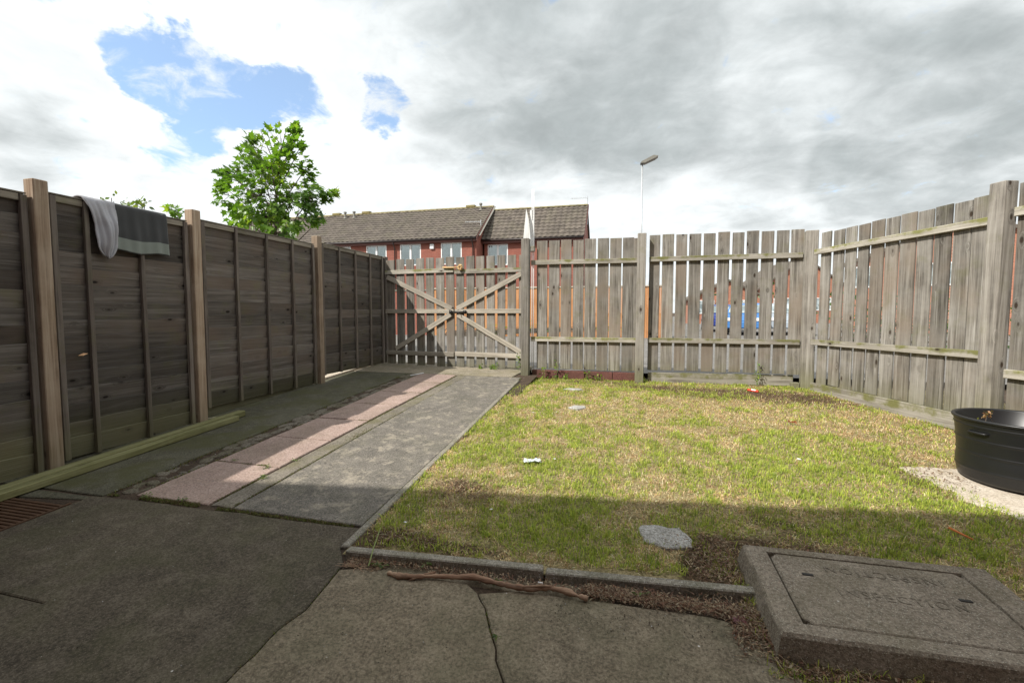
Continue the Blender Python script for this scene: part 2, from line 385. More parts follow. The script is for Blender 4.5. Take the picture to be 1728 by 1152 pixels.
M['tile'] = tilemat('roof_tile', (0.085, 0.070, 0.058), (0.135, 0.113, 0.092), (0.11, 0.10, 0.065))
M['ridge_tile'] = tilemat('ridge_tile', (0.17, 0.15, 0.08), (0.25, 0.21, 0.10), (0.28, 0.22, 0.06))
def leafmat(name, ca, cb, cc, trans=0.45):
    m, N, b = newmat(name)
    at = N.node('ShaderNodeAttribute', attribute_name='tone').outputs['Fac']
    c = N.mix(N.ss(at, 0.0, 0.55), ca, cb); c = N.mix(N.ss(at, 0.6, 1.0), c, cc)
    N.put(b.inputs['Base Color'], c); b.inputs['Roughness'].default_value = 0.38; b.inputs['Specular IOR Level'].default_value = 0.5
    tr = N.node('ShaderNodeBsdfTranslucent'); N.put(tr.inputs[0], N.mix(1.0, c, (1.5, 1.7, 0.6), 'MULTIPLY'))
    mx = N.node('ShaderNodeMixShader'); mx.inputs[0].default_value = trans
    N.l.new(b.outputs[0], mx.inputs[1]); N.l.new(tr.outputs[0], mx.inputs[2])
    out = m.node_tree.nodes['Material Output']; N.l.new(mx.outputs[0], out.inputs[0])
    return m
M['leaf'] = leafmat('maple_leaf', (0.07, 0.14, 0.025), (0.15, 0.26, 0.04), (0.33, 0.40, 0.06))
M['leaf2'] = leafmat('bush_leaf', (0.07, 0.11, 0.04), (0.12, 0.17, 0.05), (0.20, 0.22, 0.07))
M['leaf3'] = leafmat('hedge_leaf', (0.035, 0.07, 0.02), (0.07, 0.13, 0.03), (0.14, 0.2, 0.05))
M['bark'] = plain('bark', (0.10, 0.08, 0.06), 0.9, var=0.3, scale=14, bump=0.6)

def vnoise(x, y, scale, seed):
    rs = np.random.RandomState(seed); g = rs.rand(64, 64)
    u = x * scale; v = y * scale
    i = np.floor(u).astype(int); j = np.floor(v).astype(int); fu = u - i; fv = v - j
    fu = fu * fu * (3 - 2 * fu); fv = fv * fv * (3 - 2 * fv)
    a = g[i % 64, j % 64]; b = g[(i + 1) % 64, j % 64]; c = g[i % 64, (j + 1) % 64]; d = g[(i + 1) % 64, (j + 1) % 64]
    return (a * (1 - fu) + b * fu) * (1 - fv) + (c * (1 - fu) + d * fu) * fv
def fbm(x, y, scale, seed, oct=3):
    t = 0; a = 0.5; s = 0
    for k in range(oct): t = t + a * vnoise(x, y, scale * 2 ** k, seed + k); s += a; a *= 0.55
    return t / s

# ================================================================== SETTING
# ---- terrain sheet
ys = [-300, -60, -12, -3, 0, 2, 4, 5, 6, 7, 7.6, 8.0, 9, 20, 60, 200, 900]
xs = [-700, -200, -60, -20, -10, -5, -2, 0, 2, 4, 6, 10, 20, 60, 200, 700]
def terrain(y):
    if y > 7.6: return 0.30
    if y < 0: return -0.07
    return min(0.30, SLOPE * y - 0.07)
gv = [(x, y, terrain(y)) for y in ys for x in xs]; nx = len(xs)
gf = [(j * nx + i, j * nx + i + 1, (j + 1) * nx + i + 1, (j + 1) * nx + i) for j in range(len(ys) - 1) for i in range(nx - 1)]
tag(mesh_obj('ground', gv, gf, M['soil']), kind='structure')
mesh_a = mesh_obj('alley', [(-70, 7.95, 0.385), (70, 7.95, 0.385), (70, 120, 0.385), (-70, 120, 0.385)], [(0, 1, 2, 3)], M['tarmac']); tag(mesh_a, kind='structure')

# ---- paving helpers
def jag(a, b, seed, amp=0.006, step=0.12):
    a = Vector(a); b = Vector(b); L = (b - a).length; n = max(1, int(L / step)); t = (b - a).normalized(); nn = Vector((-t.y, t.x))
    rs = random.Random(seed); out = [a]
    for i in range(1, n): out.append(a.lerp(b, i / n) + nn * rs.uniform(-amp, amp))
    return out
def poly_slab(name, pts, mat, parent, top=0.0, thick=0.05, inset=0.005, bev=0.006, tilt=(0, 0), zf=None):
    """slab lying on the garden's slope; pts 2-D outline, anticlockwise"""
    c = sum((Vector(p) for p in pts), Vector((0, 0))) / len(pts)
    zf = zf or (lambda x, y: SLOPE * y)
    ring = []
    n = len(pts); P2 = [Vector(p) for p in pts]
    def ins(d):
        out = []
        for i in range(n):
            e1 = (P2[i] - P2[i - 1]); e2 = (P2[(i + 1) % n] - P2[i])
            n1 = Vector((-e1.y, e1.x)); n2 = Vector((-e2.y, e2.x)); v = (n1.normalized() + n2.normalized())
            if v.length < 1e-6: v = n1
            v = v.normalized(); k = max(0.4, v.dot(n1.normalized()))
            out.append(P2[i] + v * (d / k))
        return out
    r0 = ins(inset); r1 = ins(inset + bev)
    z = lambda p: zf(p.x, p.y) + top + (p.x - c.x) * tilt[0] + (p.y - c.y) * tilt[1]
    cz = z(c)
    V = [(p.x - c.x, p.y - c.y, z(p) - thick - cz) for p in r0] + [(p.x - c.x, p.y - c.y, z(p) - bev * 0.8 - cz) for p in r0] + [(p.x - c.x, p.y - c.y, z(p) - cz) for p in r1]
    Fc = []
    for i in range(n):
        j = (i + 1) % n
        Fc.append((i, j, n + j, n + i)); Fc.append((n + i, n + j, 2 * n + j, 2 * n + i))
    Fc.append(tuple(2 * n + i for i in range(n)))
    return mesh_obj(name, V, Fc, mat, parent, (c.x, c.y, cz))

# ---- patio next to the house
patio = tag(empty('patio', (-1, 0.8, 0.0)), kind='structure')
crack1 = [at_ground(*p).to_2d() for p in ((581, 950), (553, 985), (515, 1030), (470, 1062), (430, 1105), (380, 1152))] + [Vector((-1.30, 0.9)), Vector((-1.36, 0.2)), Vector((-1.33, -0.75))]
crack2 = [at_ground(*p).to_2d() for p in ((806, 1000), (822, 1040), (832, 1078), (850, 1152))] + [Vector((-0.36, 1.2)), Vector((-0.30, 0.4)), Vector((-0.36, -0.75))]
def chain(pts, seed, amp=0.006):
    out = []
    for i in range(len(pts) - 1): out += jag(pts[i], pts[i + 1], seed + i, amp, 0.05)
    return out + [pts[-1]]
c1 = chain(crack1, 10); c2 = chain(crack2, 40, 0.009)
left = [Vector((-3.585, 2.28)), Vector((-3.60, 1.45))] + jag((-2.57, 1.43), (-2.57, 1.42), 3) + [Vector((-2.55, -0.75))]
S1 = [Vector((-1.33, -0.75))] + list(reversed(c1))[1:] + [Vector((-1.50, 2.12))] + jag((-1.50, 2.33), (-3.55, 2.31), 5, 0.008) + [Vector((-3.585, 2.30)), Vector((-3.60, 1.44)), Vector((-2.56, 1.42)), Vector((-2.55, -0.75))]
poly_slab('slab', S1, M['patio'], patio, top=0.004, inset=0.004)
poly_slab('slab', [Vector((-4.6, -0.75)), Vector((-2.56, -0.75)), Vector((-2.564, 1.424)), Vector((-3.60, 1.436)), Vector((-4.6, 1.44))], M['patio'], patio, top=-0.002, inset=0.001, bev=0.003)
S2 = [Vector((-0.36, -0.75))] + list(reversed(c2))[1:] + jag((-0.72, 1.985), (-1.38, 2.005), 8, 0.005) + c1[1:]
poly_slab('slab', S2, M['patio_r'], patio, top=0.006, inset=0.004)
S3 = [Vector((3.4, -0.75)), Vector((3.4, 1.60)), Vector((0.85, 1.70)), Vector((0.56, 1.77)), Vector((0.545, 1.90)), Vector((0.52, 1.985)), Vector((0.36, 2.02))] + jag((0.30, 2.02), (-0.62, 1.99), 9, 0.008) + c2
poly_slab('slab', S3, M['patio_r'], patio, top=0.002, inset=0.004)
poly_slab('slab', jag((-1.42, 1.995), (-0.02, 1.985), 61, .006) + jag((-0.02, 1.985), (-0.10, 2.10), 62, .01) + jag((-0.10, 2.11), (-1.42, 2.04), 63, .012), M['patio_r'], patio, top=-0.008, inset=0.001, thick=.03)
# ---- path to the gate
path = tag(empty('path', (-3, 4.6, 0.25)), kind='structure')
P0, P1 = 2.35, 6.88
pz = lambda x, y: SLOPE * y
poly_slab('slab', jag((-2.47, P0 + .01), (-1.52, P0), 11, 0.006) + jag((-1.52, P0), (-1.60, P1), 12, 0.004) + jag((-1.60, P1), (-2.50, P1), 13, 0.006) + jag((-2.50, P1), (-2.47, P0), 14, 0.004), M['path'], path, top=0.004)
yy = P0 + .02
for k in range(7):
    y1 = yy + 0.648; xl = -3.29 - 0.004 * k
    xr = -2.675
    poly_slab('paving_slab', [Vector((xl + random.uniform(-.008, .008), yy)), Vector((xr, yy)), Vector((xr, y1)), Vector((xl + random.uniform(-.01, .01), y1))], M['pink'], path, top=0.002 + random.uniform(-.004, .004), inset=0.006, bev=0.006, tilt=(random.uniform(-.006, .006), random.uniform(-.004, .004)))
    yy = y1 + 0.002
yy = P0 + .02; k = 0
while yy < P1 - 0.1:
    L = random.uniform(0.5, 1.4); y1 = min(P1, yy + L)
    poly_slab('strip_slab', jag((-2.655, yy), (-2.485, yy + random.uniform(-.02, .02)), 70 + k, 0.01, 0.05) + jag((-2.485, yy), (-2.49, y1), 71 + k, 0.006) + jag((-2.49, y1), (-2.655, y1), 72 + k, 0.01, 0.05) + jag((-2.655, y1), (-2.655, yy), 73 + k, 0.006), M['strip'], path, top=0.0 + random.uniform(-.003, .003), inset=0.004)
    yy = y1; k += 1
# broken rubble edging between pink slabs and the mossy concrete
rr = random.Random(5)
for lane, (xa, xb) in enumerate(((-3.53, -3.44), (-3.45, -3.37), (-3.38, -3.305))):
    yy = P0 + rr.uniform(0, .05)
    while yy < P1:
        w = rr.choice((.04, .06, .09, .14, .22)) * rr.uniform(.8, 1.2)
        if rr.random() < 0.86:
            k_ = rr.randint(5, 8); cx_, cy_ = (xa + xb) / 2 + rr.uniform(-.012, .012), yy + w / 2; a0 = rr.random()
            q = [Vector((cx_ + (xb - xa) * .62 * math.cos(a0 + 6.2832 * t / k_) * rr.uniform(.75, 1.1), cy_ + w * .6 * math.sin(a0 + 6.2832 * t / k_) * rr.uniform(.8, 1.1))) for t in range(k_)]
            poly_slab('rubble_stone', q, M['rubble'], path, top=rr.uniform(-.014, .003), inset=0.0, bev=0.010, tilt=(rr.uniform(-.09, .09), rr.uniform(-.07, .07)))
        yy += w * rr.uniform(.9, 1.08)
def apron_z(x, y): return max(SLOPE * y, SLOPE * y + 0.0)
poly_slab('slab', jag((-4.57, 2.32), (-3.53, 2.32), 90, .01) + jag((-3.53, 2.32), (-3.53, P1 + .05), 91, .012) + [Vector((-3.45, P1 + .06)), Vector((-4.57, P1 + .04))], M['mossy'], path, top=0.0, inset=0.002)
poly_slab('slab', jag((-4.57, P1 + .05), (-1.63, P1 + .02), 92, .008) + [Vector((-1.63, 7.9)), Vector((-4.57, 7.95))], M['apron'], path, top=0.004, inset=0.003)
# mossy concrete left of the patio up to the fence foot, beside the grate
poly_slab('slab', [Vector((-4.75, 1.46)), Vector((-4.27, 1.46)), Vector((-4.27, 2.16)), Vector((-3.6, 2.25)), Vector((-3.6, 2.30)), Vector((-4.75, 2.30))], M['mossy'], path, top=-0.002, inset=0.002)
# bed below the joints
mesh_obj('joint_bed', [(-4.8, -0.8, -0.046 - 0.012), (3.5, -0.8, -0.046 - 0.012), (3.5, 2.0, 0.114 - 0.012), (-1.4, 2.0, 0.114 - 0.012), (-1.4, 7.2, 0.398), (-4.8, 7.2, 0.398), (-4.8, 2.0, 0.114 - 0.012)],
         [(0, 1, 2, 3, 6), (6, 3, 4, 5)], M['soil'], path)
# neighbour's pale paving beyond the left fence
nb = tag(empty('neighbour_paving', (-6, 7, 0.4)), kind='structure')
poly_slab('slab', [Vector((-9, 5.6)), Vector((-4.58, 5.6)), Vector((-4.58, 7.9)), Vector((-9, 7.9))], M['cream'], nb, top=0.03)

# ---- kerb stones round the lawn (children of the path)
def kerb(a, b, w, h, name='kerb_stone', z=None, below=0.12):
    a = Vector(a); b = Vector(b); L = (b - a).length; ang = math.atan2(b.y - a.y, b.x - a.x)
    c = (a + b) / 2; slope = math.atan2(SLOPE * (b.y - a.y), L)
    R = Matrix.Rotation(ang, 4, 'Z') @ Matrix.Rotation(-slope, 4, 'Y')
    zt = SLOPE * c.y + h
    return box(name, (L - 0.006, w, h + below), (c.x, c.y, zt - (h + below) / 2), M['kerb'], path, R, 0.006)
kerb((-1.43, 2.075), (-0.385, 2.145), 0.055, 0.035)
kerb((-0.375, 2.135), (0.575, 2.205), 0.055, 0.03)
yk = 2.13
for L in (0.92, 0.92, 0.92, 0.92, 0.85):
    x0 = -1.485 - 0.021 * (yk - 2.13) * 1.2; x1 = -1.485 - 0.021 * (yk + L - 2.13) * 1.2
    kerb((x0, yk), (x1, yk + L), 0.05, 0.008); yk += L + 0.002

# ---- lawn
def lawn_z(x, y):
    z = SLOPE * y
    e = 0.34
    k = 0.03
    zz = -k * np.log(np.exp(-z / k) + np.exp(-e / k)) if isinstance(z, np.ndarray) else -k * math.log(math.exp(-z / k) + math.exp(-e / k))
    return zz - 0.004
X0, X1, Y0, Y1 = -1.455, 4.3, 1.72, 7.45
nxg, nyg = 150, 150
gx, gy = np.meshgrid(np.linspace(X0, X1, nxg), np.linspace(Y0, Y1, nyg))
gz = lawn_z(gx, gy) + (fbm(gx + 20, gy, 2.2, 3) - 0.5) * 0.035 + (fbm(gx + 20, gy, 14, 5) - 0.5) * 0.018 + 0.004
gyc = gy.copy()
vs = np.stack([gx, gyc, gz], -1).reshape(-1, 3)
def in_lawn(x, y):
    ok = (y > 2.15 + 0.07 * (x + 1.43)) | ((x > 0.50) & (y > 1.74))
    ok &= (x > -1.455 - 0.024 * (y - 2.1))
    ok &= ~((x > 0.55) & (x < 1.60) & (y > 1.84) & (y < 2.50))
    return ok
faces = []
for j in range(nyg - 1):
    for i in range(nxg - 1):
        cx_ = (gx[j, i] + gx[j, i + 1]) / 2; cy_ = (gy[j, i] + gy[j + 1, i]) / 2
        if (cy_ > 2.075 + 0.07 * (cx_ + 1.43)) or (cx_ > 0.50 and cy_ > 1.70):
            a = j * nxg + i; faces.append((a, a + 1, a + nxg + 1, a + nxg))
def turfmat():
    m, N, b = newmat('turf')
    v = N.node('ShaderNodeNewGeometry').outputs['Position']
    a = N.node('ShaderNodeAttribute', attribute_name='tone').outputs['Fac']
    n = N.noise(v, 55, 5, 0.7); n2 = N.noise(v, 11, 5, 0.65)
    c = N.mix(N.ss(n, 0.3, 0.7), (0.050, 0.036, 0.022), (0.16, 0.115, 0.065))
    c2 = N.mix(N.ss(n, 0.3, 0.7), (0.14, 0.12, 0.055), (0.44, 0.36, 0.20))
    c = N.mix(N.ss(N.math('ADD', a, N.math('MULTIPLY', N.math('SUBTRACT', n2, 0.5), 0.6)), 0.25, 0.6), c, c2)
    N.put(b.inputs['Base Color'], c); b.inputs['Roughness'].default_value = 0.95; b.inputs['Specular IOR Level'].default_value = 0.1
    N.put(b.inputs['Normal'], N.bump(N.math('ADD', n, n2), 0.9, 0.02))
    return m
M['turf'] = turfmat()
def blobf(x, y, lst):
    t = np.zeros_like(x)
    for bx, by, rx, ry, a in lst: t = t + a * np.exp(-(((x - bx) / rx) ** 2 + ((y - by) / ry) ** 2))
    return t
# bare soil patches (x, y, rx, ry, amount) from the photograph
BARE = [(1.5, 6.5, 0.95, 0.42, 1.25), (0.35, 6.75, 0.5, 0.22, .7), (2.3, 6.1, 0.45, 0.5, .6), (-1.36, 2.26, 0.22, 0.14, 1.0), (-1.1, 3.0, 0.2, 0.13, .8), (0.42, 2.40, 0.18, 0.18, .8), (0.75, 2.62, 0.5, 0.12, .8), (-0.9, 2.26, 0.35, 0.08, .7),
        (0.05, 3.0, 0.7, 0.12, .3), (0.95, 2.9, 0.4, 0.2, .5), (1.75, 2.2, 0.3, 0.4, .5), (-0.7, 7.0, 0.7, 0.15, 0.9), (0.4, 2.25, 0.15, 0.1, .8), (1.2, 1.8, 0.8, 0.1, 1.0), (2.0, 3.75, 0.16, 0.16, .6), (1.9, 4.08, .25, .08, .6)]
DRY = [(0.9, 5.6, 1.3, 0.8, .5), (2.2, 5.4, 0.7, 0.9, .45), (-0.2, 5.0, 0.9, 0.6, .25), (0.2, 4.2, 0.8, 0.4, .25), (0.6, 3.1, 0.8, 0.25, .25), (-1.1, 2.7, .3, .3, .15), (2.4, 4.4, .5, .5, .3), (-1.2, 6.2, .3, .6, .2)]
LUSH = [(1.1, 4.0, 0.9, 0.5, .4), (-1.0, 4.3, 0.4, 1.1, .25), (0.75, 5.1, .3, .1, .5), (-0.6, 2.55, 0.5, 0.3, .45), (1.5, 2.9, 0.5, 0.3, .3), (-0.1, 2.6, .3, .2, .3), (1.6, 3.6, .5, .4, .4)]
bare_v = blobf(gx, gy, BARE)
tone_v = np.clip(1.0 - bare_v - 0.5 * (fbm(gx + 30, gy, 5, 11) - 0.3), 0, 1)
lawn = mesh_obj('lawn', vs, faces, M['turf'], smooth=True); tag(lawn, kind='structure')
at_ = lawn.data.attributes.new('tone', 'FLOAT', 'POINT'); at_.data.foreach_set('value', tone_v.reshape(-1).astype(np.float32))

# grass blades
def grassmat(name, sp=0.2):
    m, N, b = newmat(name)
    at2 = N.node('ShaderNodeAttribute', attribute_name='col').outputs['Color']
    N.put(b.inputs['Base Color'], at2); b.inputs['Roughness'].default_value = 0.6; b.inputs['Specular IOR Level'].default_value = sp
    tr = N.node('ShaderNodeBsdfTranslucent'); N.put(tr.inputs[0], at2)
    mx = N.node('ShaderNodeMixShader'); mx.inputs[0].default_value = 0.35
    N.l.new(b.outputs[0], mx.inputs[1]); N.l.new(tr.outputs[0], mx.inputs[2])
    N.l.new(mx.outputs[0], m.node_tree.nodes['Material Output'].inputs[0])
    return m
M['grass'] = grassmat('grass_blade')
def blades(name, px, py, pz, length, width, tilt, az, col, parent=None):
    n = len(px)
    ux, uy = np.cos(az), np.sin(az)              # lean direction
    wx, wy = -uy, ux
    st, ct = np.sin(tilt), np.cos(tilt); st2, ct2 = np.sin(np.minimum(tilt * 1.5 + 0.2, 1.62)), np.cos(np.minimum(tilt * 1.5 + 0.2, 1.62))
    h1 = length * 0.55; h2 = length * 0.45
    mx_ = px + ux * st * h1; my_ = py + uy * st * h1; mz_ = pz + ct * h1
    tx_ = mx_ + ux * st2 * h2; ty_ = my_ + uy * st2 * h2; tz_ = mz_ + ct2 * h2
    w = width / 2
    V = np.empty((n, 5, 3), np.float32)
    V[:, 0] = np.stack([px - wx * w, py - wy * w, pz - 0.003], -1); V[:, 1] = np.stack([px + wx * w, py + wy * w, pz - 0.003], -1)
    V[:, 2] = np.stack([mx_ + wx * w * .8, my_ + wy * w * .8, mz_], -1); V[:, 3] = np.stack([mx_ - wx * w * .8, my_ - wy * w * .8, mz_], -1)
    V[:, 4] = np.stack([tx_, ty_, tz_], -1)
    me = bpy.data.meshes.new(name); me.vertices.add(n * 5); me.vertices.foreach_set('co', V.reshape(-1))
    base = (np.arange(n) * 5)[:, None]
    loops = np.concatenate([base + np.array([[0, 1, 2, 3]]), base + np.array([[3, 2, 4]])], 1).reshape(-1)
    me.loops.add(n * 7); me.loops.foreach_set('vertex_index', loops.astype(np.int32))
    starts = np.stack([np.arange(n) * 7, np.arange(n) * 7 + 4], -1).reshape(-1); tot = np.tile([4, 3], n)
    me.polygons.add(n * 2); me.polygons.foreach_set('loop_start', starts.astype(np.int32)); me.polygons.foreach_set('loop_total', tot.astype(np.int32))
    me.update(calc_edges=True)
    ca = me.attributes.new('col', 'FLOAT_COLOR', 'POINT')
    C4 = np.ones((n, 5, 4), np.float32); C4[:, :, :3] = col[:, None, :]
    C4[:, 0:2, :3] *= 0.8
    ca.data.foreach_set('color', C4.reshape(-1))
    me.materials.append(M['grass'])
    return use(name, me, parent)
rs = np.random.RandomState(3)
NB = 480000
d_ = rs.rand(NB)
ry = Y0 + (Y1 - Y0) * d_ ** 1.25; rx = X0 - 0.1 + (X1 - X0) * rs.rand(NB)
# tufting
tid = rs.randint(0, 26000, NB); tcx = X0 - .1 + (X1 - X0) * rs.rand(26000); tcy = Y0 + (Y1 - Y0) * rs.rand(26000) ** 1.25
tuft = rs.rand(NB) < 0.6
rx = np.where(tuft, tcx[tid] + rs.randn(NB) * 0.014, rx); ry = np.where(tuft, tcy[tid] + rs.randn(NB) * 0.014, ry)
vis = np.ones(NB, bool)
keep = in_lawn(rx, ry) & (rx < 2.55 + 0.33 * (7.15 - ry) + 0.1)
frag_c = (0.22, 2.61)
keep &= ((rx - 0.22) / 0.135) ** 2 + ((ry - 2.61) / 0.10) ** 2 > 1
for cx_, cy_, r_ in ((-0.57, 5.26, 0.09), (-0.73, 6.3, 0.10)): keep &= ((rx - cx_) / r_) ** 2 + ((ry - cy_) / (r_ * .7)) ** 2 > 1
# cream slab under the tub
keep &= ~((ry < 4.02) & (ry > 3.2 + 0.0 * rx) & ((rx - 2.02) * 0.95 + (ry - 3.98) * 0.31 > 0.03 + 0.05 * vnoise(rx, ry, 9, 8)) & (rx < 3.1))
bare = blobf(rx, ry, BARE) + (fbm(rx + 40, ry, 6, 21) - 0.5) * 1.4 + (fbm(rx + 40, ry, 22, 31) - 0.5) * 0.7
keep &= rs.rand(NB) < np.clip(1.15 - 0.95 * np.clip(bare, 0, 1.2), 0.05, 1)
rx, ry = rx[keep], ry[keep]; n = len(rx)
dry = 0.50 + blobf(rx, ry, DRY) - blobf(rx, ry, LUSH) * 1.1 + (fbm(rx + 50, ry, 4.5, 41) - 0.5) * 2.1 + (fbm(rx + 50, ry, 17, 43) - 0.5) * 1.3
isdry = rs.rand(n) < np.clip(dry, 0.10, 0.93)
rz = lawn_z(rx, ry) + (fbm(rx + 20, ry, 2.2, 3) - 0.5) * 0.035 + (fbm(rx + 20, ry, 14, 5) - 0.5) * 0.018 + 0.002
g1 = np.array([0.13, 0.20, 0.035]); g2 = np.array([0.24, 0.31, 0.06]); g3 = np.array([0.075, 0.135, 0.03]); s1 = np.array([0.46, 0.36, 0.18]); s2 = np.array([0.27, 0.18, 0.085]); s3 = np.array([0.58, 0.50, 0.30])
u = rs.rand(n, 1); k3 = rs.rand(n, 1)
cg = np.where(k3 < 0.4, g1 * (1 - u) + g2 * u, np.where(k3 < 0.7, g1 * (1 - u) + g3 * u, g2 * (1 - .5 * u) + g1 * .5 * u))
cd = np.where(k3 < 0.45, s1 * (1 - u) + s2 * u, np.where(k3 < 0.8, s1 * (1 - u) + s3 * u, s2))
col = (np.where(isdry[:, None], cd * np.array([1.72, 1.66, 1.80]), cg * np.array([2.35, 2.0, 1.8]))).clip(0, .85).astype(np.float32)
col = (col * (0.72 + 0.56 * fbm(rx + 70, ry, 13, 61))[:, None]).astype(np.float32)
lumpy = (0.75 + 0.5 * fbm(rx + 60, ry, 9, 51))
length = np.where(isdry, 0.010 + 0.026 * rs.rand(n), 0.012 + 0.030 * rs.rand(n) ** 1.4) * lumpy * 1.15
longb = rs.rand(n) < 0.012; length = np.where(longb, length * 2.0, length)
tilt = np.where(isdry, np.clip(rs.normal(1.15, 0.35, n), 0.2, 1.53), np.abs(rs.normal(0.45, 0.42, n)).clip(0, 1.4))
width = 0.0028 + 0.0022 * rs.rand(n) + 0.0004 * (ry - 2)
tag(blades('lawn_grass', rx, ry, rz, length, width, tilt, rs.rand(n) * 6.2832, col), 'patchy short grass of the lawn, green and straw coloured', 'grass', kind='stuff')

# ================================================================== FENCES
# ---- dark lap panel fence on the left
XF = -4.50
lap_fence = empty('lap_fence', (XF, 4.0, 0.2), 'dark weathered lap-panel fence with tan posts along the left side', 'fence')
def lap_board_mesh(L, seed):
    rs_ = random.Random(seed); ns = 18; v = []; f = []
    for i in range(ns + 1):
        y = -L / 2 + L * i / ns
        w = 0.006 * mn.noise(Vector((y * 3.0, seed * 3.7, 0))) + 0.004 * mn.noise(Vector((y * 11.0, seed * 3.7, 4)))
        bulge = 0.004 * mn.noise(Vector((y * 2.0, seed * 1.7, 9)))
        zb = -0.083 + w * 1.5
        # section: back-top, front-top, front-bottom, back-bottom
        v += [(0.010 + bulge, y, -zb), (0.031 + bulge, y, -zb - 0.003), (0.002, y, -0.085), (-0.006, y, -0.085)]
    for i in range(ns):
        for k in range(4):
            a = i * 4 + k; b = i * 4 + (k + 1) % 4; f.append((a, a + 4, b + 4, b))
    f.append((0, 1, 2, 3)); e = ns * 4; f.append((e, e + 3, e + 2, e + 1))
    me = bpy.data.meshes.new('lap_board'); me.from_pydata(v, [], f); me.materials.append(M['lap']); me.update(); return me
def lap_panel(y0, y1, zb, zt, battens, seed, dz=0.0, nb=14):
    cy = (y0 + y1) / 2; L = y1 - y0
    fr = MB()
    t = 0.038
    # back frame of the panel (hidden side), top rails on both faces and end battens
    fr.box((-0.062, -L / 2, zb), (-0.024, -L / 2 + t, zt)); fr.box((-0.062, L / 2 - t, zb), (-0.024, L / 2, zt))
    fr.box((-0.0618, -L / 2 + t, zt - 0.04), (-0.0245, L / 2 - t, zt - 0.002)); fr.box((-0.0618, -L / 2 + t, zb), (-0.0245, L / 2 - t, zb + 0.038))
    p = fr.build('panel', M['lap_batten'], lap_fence, (XF, cy, 0))
    pitch = (zt - zb - 0.02) / nb
    vari = [lap_board_mesh(L - 0.004, seed * 10 + k) for k in range(5)]
    for k in range(nb):
        z = zb + 0.083 + pitch * k * 0.995 + random.uniform(-.006, .006)
        use('lap_board', vari[(k * 3 + seed) % 5], p, (XF - 0.026 + random.uniform(0, .004), cy, z), Matrix.Rotation(random.uniform(-.005, .005), 4, 'X') @ Matrix.Identity(4))
    for y, w in [(y0 + 0.022, 0.042)] + [(b, 0.036) for b in battens] + [(y1 - 0.022, 0.042)]:
        box('batten', (0.034, w, zt - zb - 0.012), (XF + 0.0205, y, (zb + zt) / 2 - 0.006), M['lap_batten'], p, bev=0.003)
    edges = [y0 + 0.043] + list(battens) + [y1 - 0.043]
    cu = [(edges[i] + (0.018 if i else 0), edges[i + 1] - (0.018 if i < len(edges) - 2 else 0)) for i in range(len(edges) - 1)]
    for a, b in cu:
        box('top_rail', (0.020, b - a, 0.052), (XF + 0.0135, (a + b) / 2, zt - 0.034), M['lap_cap'], p, bev=0.003)
    box('capping', (0.085, L, 0.012), (XF - 0.014, cy, zt + 0.002), M['lap_cap'], p, bev=0.002)
    return p
lap_panel(-1.45, 0.42, 0.05, 2.24, [-1.0, -0.52, -0.05], 1, nb=15)
lap_panel(0.56, 2.545, 0.13, 2.305, [1.05, 1.56, 2.07], 2, nb=15)
lap_panel(2.685, 3.865, 0.18, 2.345, [2.94, 3.39], 3, nb=15)
lap_panel(4.02, 5.855, 0.345, 2.39, [4.48, 4.95, 5.41], 4, nb=14)
lap_panel(6.02, 7.80, 0.445, 2.435, [6.46, 6.91, 7.36], 5, nb=14)
for y, zt in ((0.49, 2.36), (2.615, 2.425), (3.94, 2.475), (5.94, 2.52), (7.87, 2.44)):
    pm = M['tan_post'] if y < 7 else M['lap_batten']
    p = box('post', (0.105, 0.098, zt + 0.1), (XF + 0.012, y, (zt - 0.1) / 2), pm, lap_fence, Matrix.Rotation(random.uniform(-.006, .006), 4, 'Y'), 0.005)
for y0, y1, z in ((-1.4, 0.43, 0.06), (0.55, 2.55, 0.15), (2.68, 3.88, 0.2), (4.0, 5.87, 0.30)):
    box('gravel_board', (0.03, y1 - y0, 0.30), (XF - 0.075, (y0 + y1) / 2, z - 0.11), M['lap'], lap_fence)

# ---- back fence between gate post and corner, and right-hand fence
def fence_frame(a, b):
    a = Vector((*a, 0)); b = Vector((*b, 0)); t = (b - a).normalized(); ang = math.atan2(t.y, t.x)
    nrm = Vector((t.y, -t.x, 0))        # towards the garden
    return a, b, t, nrm, Matrix.Rotation(ang, 4, 'Z')
def picket_bay(root, A, B, s_list, bw, zb, zt, rails, rail_rng, th=0.02, jit=0.008, zt_j=0.008, mat='wood_v'):
    """s_list: board centres measured from A; board face lies on line A-B, rails on the garden side"""
    a, b, t, nrm, R = fence_frame(A, B)
    for s in s_list:
        w = bw + random.uniform(-.006, .006); z0 = zb + random.uniform(-.006, .006); z1 = zt + random.uniform(-zt_j, zt_j)
        c = a + t * s - nrm * (th / 2 + 0.001) + Vector((0, 0, (z0 + z1) / 2))
        box('board', (w, th, round(z1 - z0, 2)), c, M[mat], root, R @ Matrix.Rotation(random.uniform(-jit, jit) * .5, 4, 'Y') @ Matrix.Rotation(random.uniform(-.04, .04), 4, 'Z'), 0.003)
    for z, h, dz in rails:
        c = a + t * ((rail_rng[0] + rail_rng[1]) / 2) + nrm * 0.021 + Vector((0, 0, z))
        L = rail_rng[1] - rail_rng[0]
        box('rail', (L, 0.038, h), c, M['wood_rail'], root, R @ Matrix.Rotation(-math.atan2(dz, L), 4, 'Y'), 0.004)
back = empty('picket_fence', (0.4, 7.25, 0.33), 'weathered grey vertical board fence in two bays across the back, right of the gate', 'fence')
YB = 7.25
A, B = (-1.62, YB), (2.40, YB - 0.05)
x_of = lambda px: at_y(px, 527, YB).x
